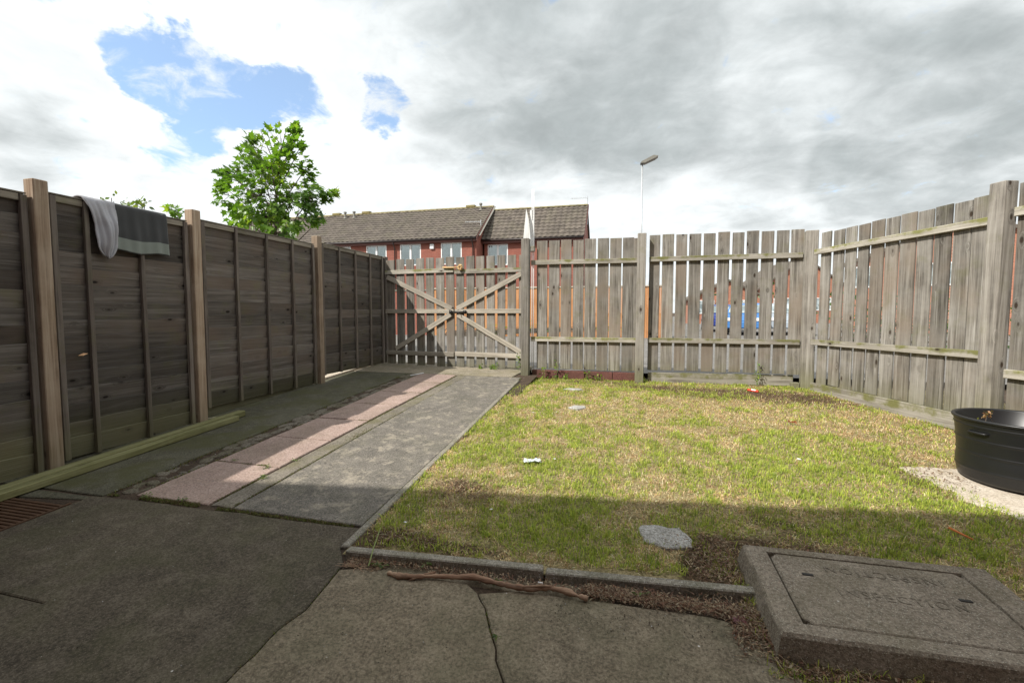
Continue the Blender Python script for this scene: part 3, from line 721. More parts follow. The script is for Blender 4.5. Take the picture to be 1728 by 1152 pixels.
b1 = [(148, 218), (232, 302), (313, 385), (398, 470), (480, 552), (568, 640), (655, 725), (740, 815)]
s1_ = [((p + q) / 2 / 4.116 + 870) for p, q in b1]
picket_bay(back, A, B, [x_of(p) + 1.62 for p in s1_] + [x_of(1073) + 1.62 - .01], 0.168, 0.50, 2.525, [(2.183, 0.072, -0.01), (0.975, 0.072, 0.0)], (0.10, 1.74), jit=0.005)
b2 = [(50, 120), (133, 203), (215, 288), (298, 372), (388, 460), (475, 548), (563, 637), (652, 728), (745, 820), (837, 913), (930, 1003)]
s2_ = [((p + q) / 2 / 3.716 + 1080) for p, q in b2]
picket_bay(back, A, B, [x_of(p) + 1.62 for p in s2_], 0.158, 0.53, 2.545, [(2.186, 0.072, 0.0), (0.983, 0.072, 0.0)], (1.90, 3.93), jit=0.004)
box('post', (0.125, 0.125, 2.75), (-1.60, YB - 0.075, 1.185), M['wood_post'], back, Matrix.Rotation(0.002, 4, 'Y'), 0.006)
box('post', (0.125, 0.125, 2.70), (0.165, YB - 0.085, 1.215), M['wood_post'], back, Matrix.Rotation(0.004, 4, 'Y'), 0.006)
box('post', (0.15, 0.125, 2.66), (2.395, YB - 0.12, 1.175), M['wood_post'], back, Matrix.Rotation(-0.004, 4, 'Y') @ Matrix.Rotation(-.12, 4, 'Z'), 0.006)
box('gravel_board', (1.97, 0.035, 0.155), (1.28, YB + 0.0, 0.425), M['wood_rail'], back, Matrix.Rotation(-0.012, 4, 'Y'), 0.004)
box('block', (0.10, 0.09, 0.10), (2.27, YB - 0.07, 0.37), M['wood_post'], back, bev=0.006)
# low red-painted block course below the first bay
base = empty('red_block_course', (-0.7, YB + .02, 0.33), 'low course of red painted blocks under the first fence bay', 'kerb')
for k, xx in enumerate((-1.30, -0.87, -0.44, -0.02)):
    box('block', (0.415, 0.10, 0.20), (xx, YB + 0.04 + random.uniform(-.005, .005), 0.375), M['redbase'], base, Matrix.Rotation(random.uniform(-.01, .01), 4, 'Y'), 0.008)

right = empty('picket_fence', (2.9, 5.5, 0.33), 'weathered grey vertical board fence running towards the viewer on the right', 'fence')
RA = Vector((2.41, 7.02)); RD = Vector((0.33, -1.0)).normalized()
RBx = RA + RD * 6.2
def r_s(px):     # distance along the right fence for a photo column
    r = pray(px, 500); # solve RA + s RD parallel to (r.x,r.y)
    return (RA.y * r.x - RA.x * r.y) / (RD.x * r.y - RD.y * r.x)
redges = [50, 112, 163, 221, 278, 343, 408, 485, 560, 645, 732, 818]
rs_s = [r_s(e / 2.68 + 1360) for e in redges]
cent = [(rs_s[i] + rs_s[i + 1]) / 2 for i in range(11)]
picket_bay(right, tuple(RA), tuple(RBx), cent, 0.164, 0.455, 2.435, [(2.20, 0.070, 0.0), (1.012, 0.072, 0.02)], (0.02, 2.17), jit=0.003)
e0 = rs_s[-1]
picket_bay(right, tuple(RA), tuple(RBx), [e0 + 0.09 + 0.185 * k for k in range(0, 22)], 0.158, 0.42, 2.47, [(2.235, 0.075, 0.0), (0.88, 0.075, 0.0)], (2.32, 4.35), jit=0.003)
a_, b_, t_, n_, R_ = fence_frame(tuple(RA), tuple(RBx))
for s, zt in ((2.235, 2.50), (4.35, 2.52)):
    c = a_ + t_ * s + n_ * 0.05; box('post', (0.125, 0.125, zt + 0.15), (c.x, c.y, (zt - 0.15) / 2), M['wood_post'], right, R_ @ Matrix.Rotation(0.006, 4, 'Y'), 0.006)
for s0, s1x in ((0.03, 2.13), (2.3, 4.3)):
    c = a_ + t_ * ((s0 + s1x) / 2) + n_ * 0.012
    box('gravel_board', (s1x - s0, 0.032, 0.16), (c.x, c.y, 0.375), M['wood_rail'], right, R_, 0.004)

# ---- double gate
GA, GB = (-4.40, 7.76), (-1.66, 7.47)
ga, gb_, gt, gn, GR = fence_frame(GA, GB)
gL = (gb_ - ga).length
def g_s(px):
    r = pray(px, 500); return (ga.y * r.x - ga.x * r.y) / (gt.x * r.y - gt.y * r.x)
def gate_leaf(label, edges, topz, botz, s0, s1, rails, braces, scale=4.43):
    root = empty('gate', tuple(ga + gt * ((s0 + s1) / 2) + Vector((0, 0, 0.43))), label, 'gate', 'pair of wooden gate leaves')
    for i, (p, q) in enumerate(edges):
        sa, sb = g_s(p / 4.43 + 640), g_s(q / 4.43 + 640); z0 = botz + random.uniform(-.01, .01); z1 = topz[i]
        c = ga + gt * ((sa + sb) / 2) - gn * 0.011 + Vector((0, 0, (z0 + z1) / 2))
        box('board', (sb - sa, 0.02, round(z1 - z0, 2)), c, M['wood_v'], root, GR @ Matrix.Rotation(random.uniform(-.004, .004), 4, 'Y'), 0.003)
    for z, h in rails:
        c = ga + gt * ((s0 + s1) / 2) + gn * 0.018 + Vector((0, 0, z))
        box('rail', (s1 - s0, 0.034, h), c, M['wood_rail'] if z > 2 else M['wood_brace'], root, GR, 0.004)
    for (sa, za), (sb, zb_) in braces:
        L = math.hypot(sb - sa, zb_ - za); c = ga + gt * ((sa + sb) / 2) + gn * 0.019 + Vector((0, 0, (za + zb_) / 2))
        box('brace', (L, 0.032, 0.082), c, M['wood_brace'], root, GR @ Matrix.Rotation(-math.atan2(zb_ - za, sb - sa), 4, 'Y'), 0.004)
    return root
sm = g_s(767.5)
gl = gate_leaf('left gate leaf, hung beside the dark lap fence, partly shaded', [(55, 115), (130, 187), (203, 260), (277, 335), (350, 408), (425, 485), (500, 560)],
          [2.36, 2.37, 2.365, 2.37, 2.37, 2.36, 2.375], 0.445, g_s(652), sm - 0.012, [(2.135, 0.075), (1.42, 0.075), (0.655, 0.078)],
          [((g_s(655), 2.05), (sm - 0.05, 1.46)), ((g_s(668), 0.73), (sm - 0.06, 1.37))])
gr = gate_leaf('right gate leaf, hung on the tall grey post, in full sun', [(575, 632), (650, 708), (723, 785), (802, 862), (882, 940), (958, 1020), (1043, 1085)],
          [2.36, 2.37, 2.36, 2.36, 2.36, 2.355, 2.35], 0.455, sm + 0.012, g_s(883), [(2.105, 0.075), (1.42, 0.075), (0.67, 0.078)],
          [((sm + 0.05, 1.46), (g_s(881), 2.04)), ((sm + 0.06, 1.36), (g_s(884), 0.71))])
lt = MB(); lt.tube([(-0.16, 0, 0), (0.16, 0, 0)], 0.014, 8); lt.box((-0.17, -0.012, -0.03), (-0.12, 0.012, 0.03)); lt.box((0.10, -0.012, -0.03), (0.15, 0.012, 0.03)); lt.tube([(0.02, 0, 0), (0.02, -0.04, -0.03)], 0.008, 6)
c = ga + gt * (sm + 0.09) + gn * 0.055 + Vector((0, 0, 1.405)); lt.build('bolt', M['darkiron'], gr, tuple(c), GR, True)
# knotted stick and cord tied round the middle of the top rail
tie = empty('knotted_cord', tuple(ga + gt * sm + gn * 0.06 + Vector((0, 0, 2.17))), 'short yellowish stick and knotted cord tied over the gate top rail', 'cord')
M['cord'] = plain('yellow_cord', (0.62, 0.42, 0.20), 0.8, var=0.2, scale=40)
s_ = MB(); c0 = ga + gt * g_s(750) + gn * 0.055; c1_ = ga + gt * g_s(778) + gn * 0.06
s_.tube([(c0.x, c0.y, 2.185), ((c0.x + c1_.x) / 2, (c0.y + c1_.y) / 2, 2.178), (c1_.x, c1_.y, 2.175)], [0.013, 0.012, 0.011], 8); s_.build('stick', M['cord'], tie, smooth=True)
kn = MB(); kc = ga + gt * g_s(779.5) + gn * 0.065 + Vector((0, 0, 2.175)); pts = []
for i in range(60):
    a = i * 0.62; r = 0.032 + 0.012 * math.sin(i * 1.7); pts.append(kc + gt * (r * math.cos(a)) + Vector((0, 0, 1)) * (r * math.sin(a) * 1.15) + gn * (0.02 * math.sin(i * 0.9)))
kn.tube(pts, 0.009, 6); kn.build('cord_knot', M['cord'], tie, smooth=True)

# ---- pale tapered board end and slim pole fixed behind the gate post
tp = MB(); q = [at_y(*p, 7.42) for p in ((881, 432), (888.5, 353), (893, 372), (896, 408), (895, 445))]
v = [(p.x, 7.42, p.z) for p in q] + [(p.x, 7.39, p.z) for p in q]; n5 = len(q)
tp.add(v, [tuple(range(n5))[::-1], tuple(range(n5, 2 * n5))] + [(i, (i + 1) % n5, n5 + (i + 1) % n5, n5 + i) for i in range(n5)])
tag(tp.build('split_board', M['pale_wood']), 'pale tapered board end sticking up behind the gate post', 'board')
pole = empty('slim_pole', (-1.5, 7.4, 0.4), 'thin white twin pole rising above the gate post', 'pole')
pa = at_y(898.5, 417, 7.44); pb = at_y(898.5, 319, 7.44); pm_ = at_y(898, 372, 7.44)
mb = MB(); mb.tube([(pa.x + .018, 7.46, 0.40), (pa.x + .018, 7.46, pb.z)], 0.007, 6); mb.tube([(pa.x - .010, 7.46, 0.40), (pa.x - .010, 7.46, pb.z)], 0.007, 6); mb.build('tube', M['white'], pole, smooth=True)
mb = MB(); mb.box((pa.x - .045, 7.445, pa.z - .0), (pa.x - .012, 7.475, pm_.z + .17)); mb.box((pa.x - .012, 7.448, pa.z), (pa.x + .020, 7.472, pm_.z)); mb.build('sleeve', M['white'], pole)
box('bracket', (0.075, 0.09, 0.085), (pa.x - .0, 7.44, pa.z - 0.03), M['wood_rail'], pole, bev=.005)

# ================================================================== TERRACE AND OTHER BUILDINGS
def roof_mesh(name, xl, xr, y0, z0, y1, z1, mat, parent, rl=None, course=0.33, pan=0.3):
    """tiled slope rising from the eave (y0,z0) to the ridge (y1,z1); rl: left end x at the ridge (hip)"""
    L = math.hypot(y1 - y0, z1 - z0); nc = max(1, round(L / course)); sub = 5
    ny_, nz_ = -(z1 - z0) / L, (y1 - y0) / L
    ncol = int((xr - xl) / pan); dx = pan / sub; NX = ncol * sub + 1
    v = []; f = []
    for c in range(nc):
        for e, lift in ((0, 0.040), (1, 0.012)):
            t = (c + e) / nc; yc = y0 + (y1 - y0) * t; zc = z0 + (z1 - z0) * t
            for i in range(NX):
                x = xl + (xr - xl) * i / (NX - 1)
                h = lift + 0.042 * (0.5 + 0.5 * math.cos((i % sub) / sub * 2 * math.pi)) + random.uniform(-.002, .002)
                if rl is not None: x = max(x, xl + (rl - xl) * t)
                v.append((x, yc + ny_ * h, zc + nz_ * h))
    for r in range(2 * nc - 1):
        for i in range(NX - 1):
            a = r * NX + i; f.append((a, a + 1, a + NX + 1, a + NX))
    v2 = [(x, y, z) for x, y, z in v]
    o = mesh_obj(name, v2, f, mat, parent); o['kind'] = 'stuff'
    return o
def window(root, x0, x1, z0, z1, y, split=True):
    t = 0.06; f = MB()
    f.box((x0, y - 0.03, z0), (x0 + t, y + 0.05, z1)); f.box((x1 - t, y - 0.03, z0), (x1, y + 0.05, z1))
    f.box((x0 + t, y - 0.029, z1 - t), (x1 - t, y + 0.05, z1)); f.box((x0 + t, y - 0.029, z0), (x1 - t, y + 0.05, z0 + t))
    xm = (x0 + x1) / 2
    if split: f.box((xm - 0.055, y - 0.028, z0 + t), (xm + 0.055, y + 0.05, z1 - t))
    w = f.build('window', M['white'], root)
    for a, b in (((x0 + t, xm - 0.055), (xm + 0.055, x1 - t)) if split else ((x0 + t, x1 - t),)):
        # curtains seen through a pane: cloth just behind the glass
        box('curtain', (b - a, 0.012, z1 - z0 - 2 * t), ((a + b) / 2, y + 0.034, (z0 + z1) / 2), M['curtain'], w, bev=0)
        box('pane', (b - a, 0.008, z1 - z0 - 2 * t), ((a + b) / 2, y + 0.012, (z0 + z1) / 2), M['pane'], w, bev=0)
    return w
def panemat():
    m, N, b = newmat('pane_glass')
    g = N.node('ShaderNodeBsdfGlossy'); g.inputs['Roughness'].default_value = 0.03; g.inputs[0].default_value = (1, 1, 1, 1)
    t = N.node('ShaderNodeBsdfTransparent'); t.inputs[0].default_value = (0.75, 0.82, 0.82, 1)
    fr = N.node('ShaderNodeFresnel'); fr.inputs[0].default_value = 1.5
    mx = N.node('ShaderNodeMixShader'); N.l.new(N.math('ADD', fr.outputs[0], 0.12), mx.inputs[0])
    N.l.new(t.outputs[0], mx.inputs[1]); N.l.new(g.outputs[0], mx.inputs[2]); N.l.new(mx.outputs[0], m.node_tree.nodes['Material Output'].inputs[0])
    return m
M['pane'] = panemat()
def downpipe(root, x, y, z0, z1):
    b = MB(); b.tube([(x, y - 0.28, z1), (x, y - 0.27, z1 - 0.12), (x, y - 0.07, z1 - 0.38), (x, y - 0.07, z0)], 0.036, 8); b.build('downpipe', M['gutter'], root, smooth=True)
def aerial(x, y, z, h, name_label):
    a = MB(); a.tube([(x, y, z), (x, y, z + h)], 0.022, 6); a.tube([(x, y, z + h - 0.1), (x - 1.0, y + 0.1, z + h - 0.06)], 0.014, 5)
    for k in range(8):
        c = -0.12 - 0.11 * k; a.tube([(x + c, y - 0.16, z + h - 0.08), (x + c, y + 0.2, z + h - 0.07)], 0.006, 4)
    a.tube([(x - .02, y - .2, z + h - 0.2), (x - .02, y + .2, z + h)], 0.008, 4)
    tag(a.build('tv_aerial', M['steel']), name_label, 'aerial')
def terrace(name, label, xl, xr, yw, ze, yr, zr, wins, pipes, gable_r=True, rl=None, depth=8.2, zg=0.36):
    """yw wall face, roof eave at yw-0.27"""
    root = empty(name, ((xl + xr) / 2, yw, zg), label, 'house', 'red brick terraced houses')
    ye = yw - 0.27; ztop = ze - 0.06
    w = MB()
    # front wall built as strips round the window openings
    xsn = sorted(wins, key=lambda a: a[0]); cur = xl
    for x0, x1, z0, z1 in xsn:
        w.box((cur, yw, zg - .3), (x0, yw + 0.25, ztop)); w.box((x0, yw, zg - .3), (x1, yw + 0.25, z0)); w.box((x0, yw, z1), (x1, yw + 0.25, ztop)); cur = x1
    w.box((cur, yw, zg - .3), (xr, yw + 0.25, ztop))
    yback = 2 * yr - ye
    for gx0, gx1 in ((xl, xl + 0.25), (xr - 0.25, xr)):
        if rl is not None and gx0 == xl:
            w.add([(gx0, yw + .25, zg), (gx1, yw + .25, zg), (gx1, yback - .3, zg), (gx0, yback - .3, zg), (gx0, yw + .25, ztop), (gx1, yw + .25, ztop), (gx1, yback - .3, ztop), (gx0, yback - .3, ztop)], [(0, 1, 5, 4), (1, 2, 6, 5), (2, 3, 7, 6), (3, 0, 4, 7), (4, 5, 6, 7)]); continue
        v = [(gx0, yw + .25, zg), (gx0, yback - .3, zg), (gx0, yback - .3, ze), (gx0, yr, zr - 0.08), (gx0, yw + .25, ze + .04)]
        v += [(gx1, a[1], a[2]) for a in v]
        w.add(v, [(0, 1, 2, 3, 4), (9, 8, 7, 6, 5)] + [(i, i + 5, (i + 1) % 5 + 5, (i + 1) % 5) for i in range(5)])
    w.box((xl, yback - .55, zg), (xr, yback - .3, ze))
    w.build('wall', M['brick'], root)
    roof_mesh('roof', xl - (0.08 if rl is None else 0.2), xr + 0.10, ye, ze, yr, zr, M['tile'], root, rl)
    roof_b = MB(); ra = rl if rl is not None else xl - .08
    roof_b.add([(ra, yr, zr - .01), (xr + .1, yr, zr - .01), (xr + .1, yback, ze), (xl - .08, yback, ze)], [(0, 1, 2, 3)])
    roof_b.add([(xl - .05, ye + .02, ze - .03), (xr + .08, ye + .02, ze - .03), (xr + .08, yr, zr - .05), (ra + .03, yr, zr - .05)], [(0, 1, 2, 3)])
    if rl is not None: roof_b.add([(xl - .2, ye, ze), (rl, yr, zr), (xl - .2, yback, ze)], [(0, 1, 2)])
    roof_b.build('rear_roof', M['tile'], root)
    rb = MB(); x = ra
    while x < xr + 0.05:
        x2 = min(x + 0.44, xr + 0.10); n_ = 6
        vv = []
        for xx in (x, x2 - 0.008):
            lift = 0.01 if xx == x else 0.0
            for k in range(n_ + 1):
                an = math.pi * k / n_; vv.append((xx, yr + 0.13 * math.cos(an), zr - 0.02 + lift + 0.105 * math.sin(an)))
        rb.add(vv, [(k, k + 1, n_ + 2 + k, n_ + 1 + k) for k in range(n_)] + [tuple(range(n_ + 1)), tuple(range(n_ + 1, 2 * n_ + 2))])
        x = x2
    rb.build('ridge_tiles', M['ridge_tile'], root)
    fb = MB(); fb.box((xl - .05, ye + .02, ze - 0.20), (xr + .05, yw + .0, ze - 0.03)); fb.build('fascia', M['fascia'], root)
    gb = MB(); gb.tube([(xl - .05, ye - 0.03, ze - 0.035), (xr + .06, ye - 0.03, ze - 0.035)], 0.055, 8); gb.build('gutter', M['gutter'], root, smooth=True)
    if gable_r:
        vb = MB(); p = [(ye - .02, ze + .03), (yr, zr + .05), (yr, zr - .16), (ye - .02, ze - .18)]
        v = [(xr + .10, a, b) for a, b in p] + [(xr + .155, a, b) for a, b in p]
        vb.add(v, [(0, 1, 2, 3), (7, 6, 5, 4)] + [(i, i + 4, (i + 1) % 4 + 4, (i + 1) % 4) for i in range(4)]); vb.build('bargeboard', M['fascia'], root)
    for x0, x1, z0, z1 in wins: window(root, x0, x1, z0, z1, yw + 0.03)
    for px in pipes: downpipe(root, px, yw, zg, ze - 0.05)
    return root
YA = 24.97
wz1 = 5.39; wz0 = 4.15
def wx(a, b): return (at_y(a, 412, YA).x, at_y(b, 412, YA).x)
wA = [(*wx(618, 652), wz0, wz1), (*wx(675, 710), wz0, wz1), (*wx(744, 779), wz0, wz1), (*wx(560, 592), wz0, wz1)]
wA += [(x0 - .1, x1 + .1, 1.2, 2.5) for x0, x1, a, b in wA]
wA_f = []
# openings must not overlap in x, so each column of windows is one strip with two holes: ground floor row first
low = [w for w in wA if w[2] < 2]; up = [w for w in wA if w[2] > 2]
tA = terrace('terraced_house', 'long red brick terrace with brown tiled roof and three white upstairs windows beyond the gate', -24.0, -8.43, YA, 5.60, 28.18, 8.02, up, [at_y(666, 420, YA - .07).x, at_y(798, 420, YA - .07).x])
YB2 = 26.07
pB = [(at_y(823, 412, YB2).x, at_y(857, 412, YB2).x, 4.15, 5.36)]
tB = terrace('terraced_house', 'lower right-hand terrace end with one white window and pale ridge, right of the long roof', -8.30, -2.55, YB2, 5.60, 27.9, 7.72, pB, [])
tC = terrace('terraced_house', 'grey hipped roof showing above the left fence behind the tree', -31.6, -24.6, 27.3, 5.8, 31.2, 8.75, [], [], rl=-30.2)
# lead flashing strip beside the long roof's end, roof vents and flues
fl = MB()
fl.add([(-8.30, 24.9, 5.72), (-8.16, 24.9, 5.72), (-8.16, 28.1, 8.02), (-8.30, 28.1, 8.02)], [(0, 1, 2, 3)]); fl.build('flashing', M['lamp_grey'], tB)
def roofpt(px, t, y0=24.70, z0=5.60, y1=28.18, z1=8.02):
    y = y0 + (y1 - y0) * t; return Vector((at_y(px, 380, y).x, y, z0 + (z1 - z0) * t))
for px, t in ((583, .86), (598, .86), (811.5, .88)):
    p = roofpt(px, t); f_ = MB(); f_.tube([(p.x, p.y, p.z), (p.x, p.y, p.z + 0.10), (p.x, p.y, p.z + 0.36)], [0.16, 0.075, 0.06], 10); f_.tube([(p.x, p.y, p.z + 0.36), (p.x, p.y, p.z + 0.46)], 0.10, 10)
    f_.build('flue', M['lamp_grey'], tA, smooth=False)
for px in (569, 619, 795):
    x = at_y(px, 360, 28.18).x; box('ridge_vent', (0.62, 0.30, 0.16), (x, 28.18, 8.12), M['ridge_tile'], tA, bev=.03)
al = at_y(728.5, 416, YA - .08); box('alarm_box', (0.26, 0.10, 0.30), (al.x, YA - 0.05, al.z), M['white'], tA, bev=.03)
pp = at_y(812, 372, 26.2); aerial(at_y(811.5, 400, 25.9).x, 25.9, 4.6, at_y(812, 371, 25.9).z - 4.6, 'thin TV aerial on a pole where the two roofs meet')
pp = at_y(993, 331, 27.9); aerial(pp.x - 0.05, 27.9, 6.6, pp.z - 6.6, 'thin TV aerial at the right end of the terrace roof')

# orange board fence across the alley
of = empty('board_fence', (-3.5, 19, 0.38), 'orange-brown close board fence with pale capping, across the alley', 'fence')
xa, xb = at_y(727, 500, 19).x, at_y(1127, 500, 19).x
mb = MB(); x = xa; k = 0
while x < xb:
    mb.box((x, 19.0 + 0.012 * (k % 2), 0.34), (x + 0.118, 19.02 + 0.012 * (k % 2), 2.42)); x += 0.125; k += 1
o = mb.build('slats', M['orange_wood'], of); o['kind'] = 'stuff'
box('capping', (xb - xa, 0.09, 0.05), ((xa + xb) / 2, 19.01, 2.447), M['cream'], of)
for k in range(int((xb - xa) / 1.83) + 1): box('post', (0.1, 0.1, 2.1), (xa + 0.05 + 1.83 * k, 19.10, 1.38), M['orange_wood'], of)
# low brick wall to its left, pale render wall further left
bw = empty('garden_wall', (-12, 19, .38), 'dark red brick garden wall across the alley, seen through the left gate leaf', 'wall')
box('brickwork', (5.6, 0.22, 2.0), (xa - 2.85, 19.1, 1.36), M['brick'], bw, bev=.0)
box('coping', (5.7, 0.28, 0.06), (xa - 2.85, 19.1, 2.39), M['kerb'], bw)

def simple_house(label, xc, y, w, d, ze, zr, matw, rot=0.0, wins=()):
    root = empty('brick_house', (xc, y, .38), label, 'house')
    R = Matrix.Rotation(rot, 4, 'Z')
    v = [(-w / 2, -d / 2, -.3), (w / 2, -d / 2, -.3), (w / 2, d / 2, -.3), (-w / 2, d / 2, -.3), (-w / 2, -d / 2, ze), (w / 2, -d / 2, ze), (w / 2, d / 2, ze), (-w / 2, d / 2, ze), (0, -d / 2, zr - .1), (0, d / 2, zr - .1)]
    mesh_obj('wall', v, [(0, 1, 5, 8, 4), (1, 2, 6, 5), (2, 3, 7, 9, 6), (3, 0, 4, 7)], matw, root, (xc, y, .38), R)
    e = .25; sl = (zr - ze) / (w / 2)
    v = [(-w / 2 - e, -d / 2 - e, ze - e * sl), (0, -d / 2 - e, zr), (w / 2 + e, -d / 2 - e, ze - e * sl), (-w / 2 - e, d / 2 + e, ze - e * sl), (0, d / 2 + e, zr), (w / 2 + e, d / 2 + e, ze - e * sl)]
    v += [(a, b, c - .16) for a, b, c in v]
    mesh_obj('roof', v, [(0, 1, 4, 3), (1, 2, 5, 4), (6, 9, 10, 7), (7, 10, 11, 8), (0, 6, 7, 1), (1, 7, 8, 2), (3, 4, 10, 9), (4, 5, 11, 10), (0, 3, 9, 6), (2, 8, 11, 5)], M['tile'], root, (xc, y, .38), R)
    for x0, x1, z0, z1 in wins:
        f = MB(); t = .07
        for a, b, c, d2 in ((x0, x0 + t, z0, z1), (x1 - t, x1, z0, z1), (x0 + t, x1 - t, z1 - t, z1), (x0 + t, x1 - t, z0, z0 + t), ((x0 + x1) / 2 - .04, (x0 + x1) / 2 + .04, z0 + t, z1 - t)): f.box((a, -d / 2 - .05, c), (b, -d / 2 + .03, d2))
        wo_ = f.build('window', M['white'], root, (xc, y, .38), R)
        g = MB(); g.box((x0 + t, -d / 2 - .03, z0 + t), (x1 - t, -d / 2 - .01, z1 - t)); g.build('pane', M['glass'], wo_, (xc, y, .38), R)
    return root
hx = at_y(1208, 490, 44); simple_house('small orange brick gable house far behind the back fence', hx.x + 1.0, 48, 6.5, 8, 2.3, 3.9, M['brick_o'], 0, [(-2.6, -1.1, 0.9, 2.1), (0.6, 2.0, 0.9, 2.1)])
hx = at_y(1305, 460, 52); simple_house('orange brick house with gable partly behind the corner post', hx.x + 1.5, 54, 8, 9, 3.4, 6.2, M['brick_o'], 0.1, [(-2.6, -1.1, 1.2, 2.4), (1.0, 2.5, 1.2, 2.4)])
simple_house('orange brick house with dark roof behind the right fence', 17.4, 30.0, 9, 9, 3.7, 5.4, M['brick_o'], -0.5, [(-4.6, -3.2, 2.3, 3.4), (-1.6, -.2, 2.3, 3.4), (1.6, 3.0, 2.3, 3.4)])

# house behind the viewpoint, whose eaves shade the patio
hb = empty('red_brick_house', (0, -0.9, 0), 'red brick house at the near end of the garden, its eaves shading the patio', 'house')
EZ, EY = 5.0, -0.62
EY = 3.04 - 0.75 * (EZ - 0.17) + 0.43
wb = MB(); wy = EY - 0.30
ops = [(-3.4, -2.0, 0.9, 2.1), (-0.9, 1.1, 0.0, 2.1), (2.4, 3.6, 0.9, 2.1)]; cur = -11.0
for x0, x1, z0, z1 in ops:
    wb.box((cur, wy - .25, -.3), (x0, wy, EZ - .1)); wb.box((x0, wy - .25, -.3), (x1, wy, z0)); wb.box((x0, wy - .25, z1), (x1, wy, EZ - .1)); cur = x1
wb.box((cur, wy - .25, -.3), (9.0, wy, EZ - .1)); wb.box((-11, wy - 8.2, -.3), (9, wy - 8.0, EZ)); wb.box((-11, wy - 8.0, -.3), (-10.8, wy - .25, EZ)); wb.box((8.8, wy - 8.0, -.3), (9, wy - .25, EZ))
wb.build('wall', M['brick'], hb)
rb2 = MB(); rb2.add([(-11.2, EY, EZ), (9.2, EY, EZ), (9.2, EY - 4.4, EZ + 2.9), (-11.2, EY - 4.4, EZ + 2.9), (9.2, EY - 8.8, EZ), (-11.2, EY - 8.8, EZ)], [(0, 1, 2, 3), (3, 2, 4, 5)]); rb2.box((-11.2, EY - .02, EZ - .16), (9.2, EY + .0, EZ)); rb2.build('roof', M['tile'], hb)
for x0, x1, z0, z1 in ops:
    f = MB(); t = .07
    for a, b, c, d2 in ((x0, x0 + t, z0, z1), (x1 - t, x1, z0, z1), (x0 + t, x1 - t, z1 - t, z1), (x0 + t, x1 - t, z0, z0 + t), ((x0 + x1) / 2 - .04, (x0 + x1) / 2 + .04, z0 + t, z1 - t)): f.box((a, wy - .1, c), (b, wy - .03, d2))
    w_ = f.build('window' if z0 > 0 else 'patio_door', M['white'], hb)
    g = MB(); g.box((x0 + t, wy - .08, z0 + t), (x1 - t, wy - .06, z1 - t)); g.build('pane', M['glass'], w_)

hb.rotation_euler = (0, 0, 0.12)
# ================================================================== STREET LAMP
lp = at_y(1084, 275, 20.0)
lamp = empty('street_lamp', (lp.x, 20, .385), 'slim grey street lamp rising behind the middle fence post', 'street lamp')
mb = MB(); mb.tube([(lp.x, 20, .38), (lp.x, 20, 1.6)], 0.075, 12); mb.tube([(lp.x, 20, 1.6), (lp.x, 20, lp.z)], [0.045, 0.033], 12); mb.build('pole', M['steel'], lamp, smooth=True)
q = [at_y(*p, 20) for p in ((1080.5, 277), (1083, 274), (1103, 263.5), (1110.5, 264.5), (1106, 268), (1088, 276.5))]
v = [(p.x, 19.84, p.z) for p in q] + [(p.x, 20.16, p.z) for p in q]; n6 = 6
mesh_obj('lamp_head', v, [tuple(range(6)), tuple(range(6, 12))[::-1]] + [(i, i + 6, (i + 1) % 6 + 6, (i + 1) % 6) for i in range(6)], M['lamp_grey'], lamp)

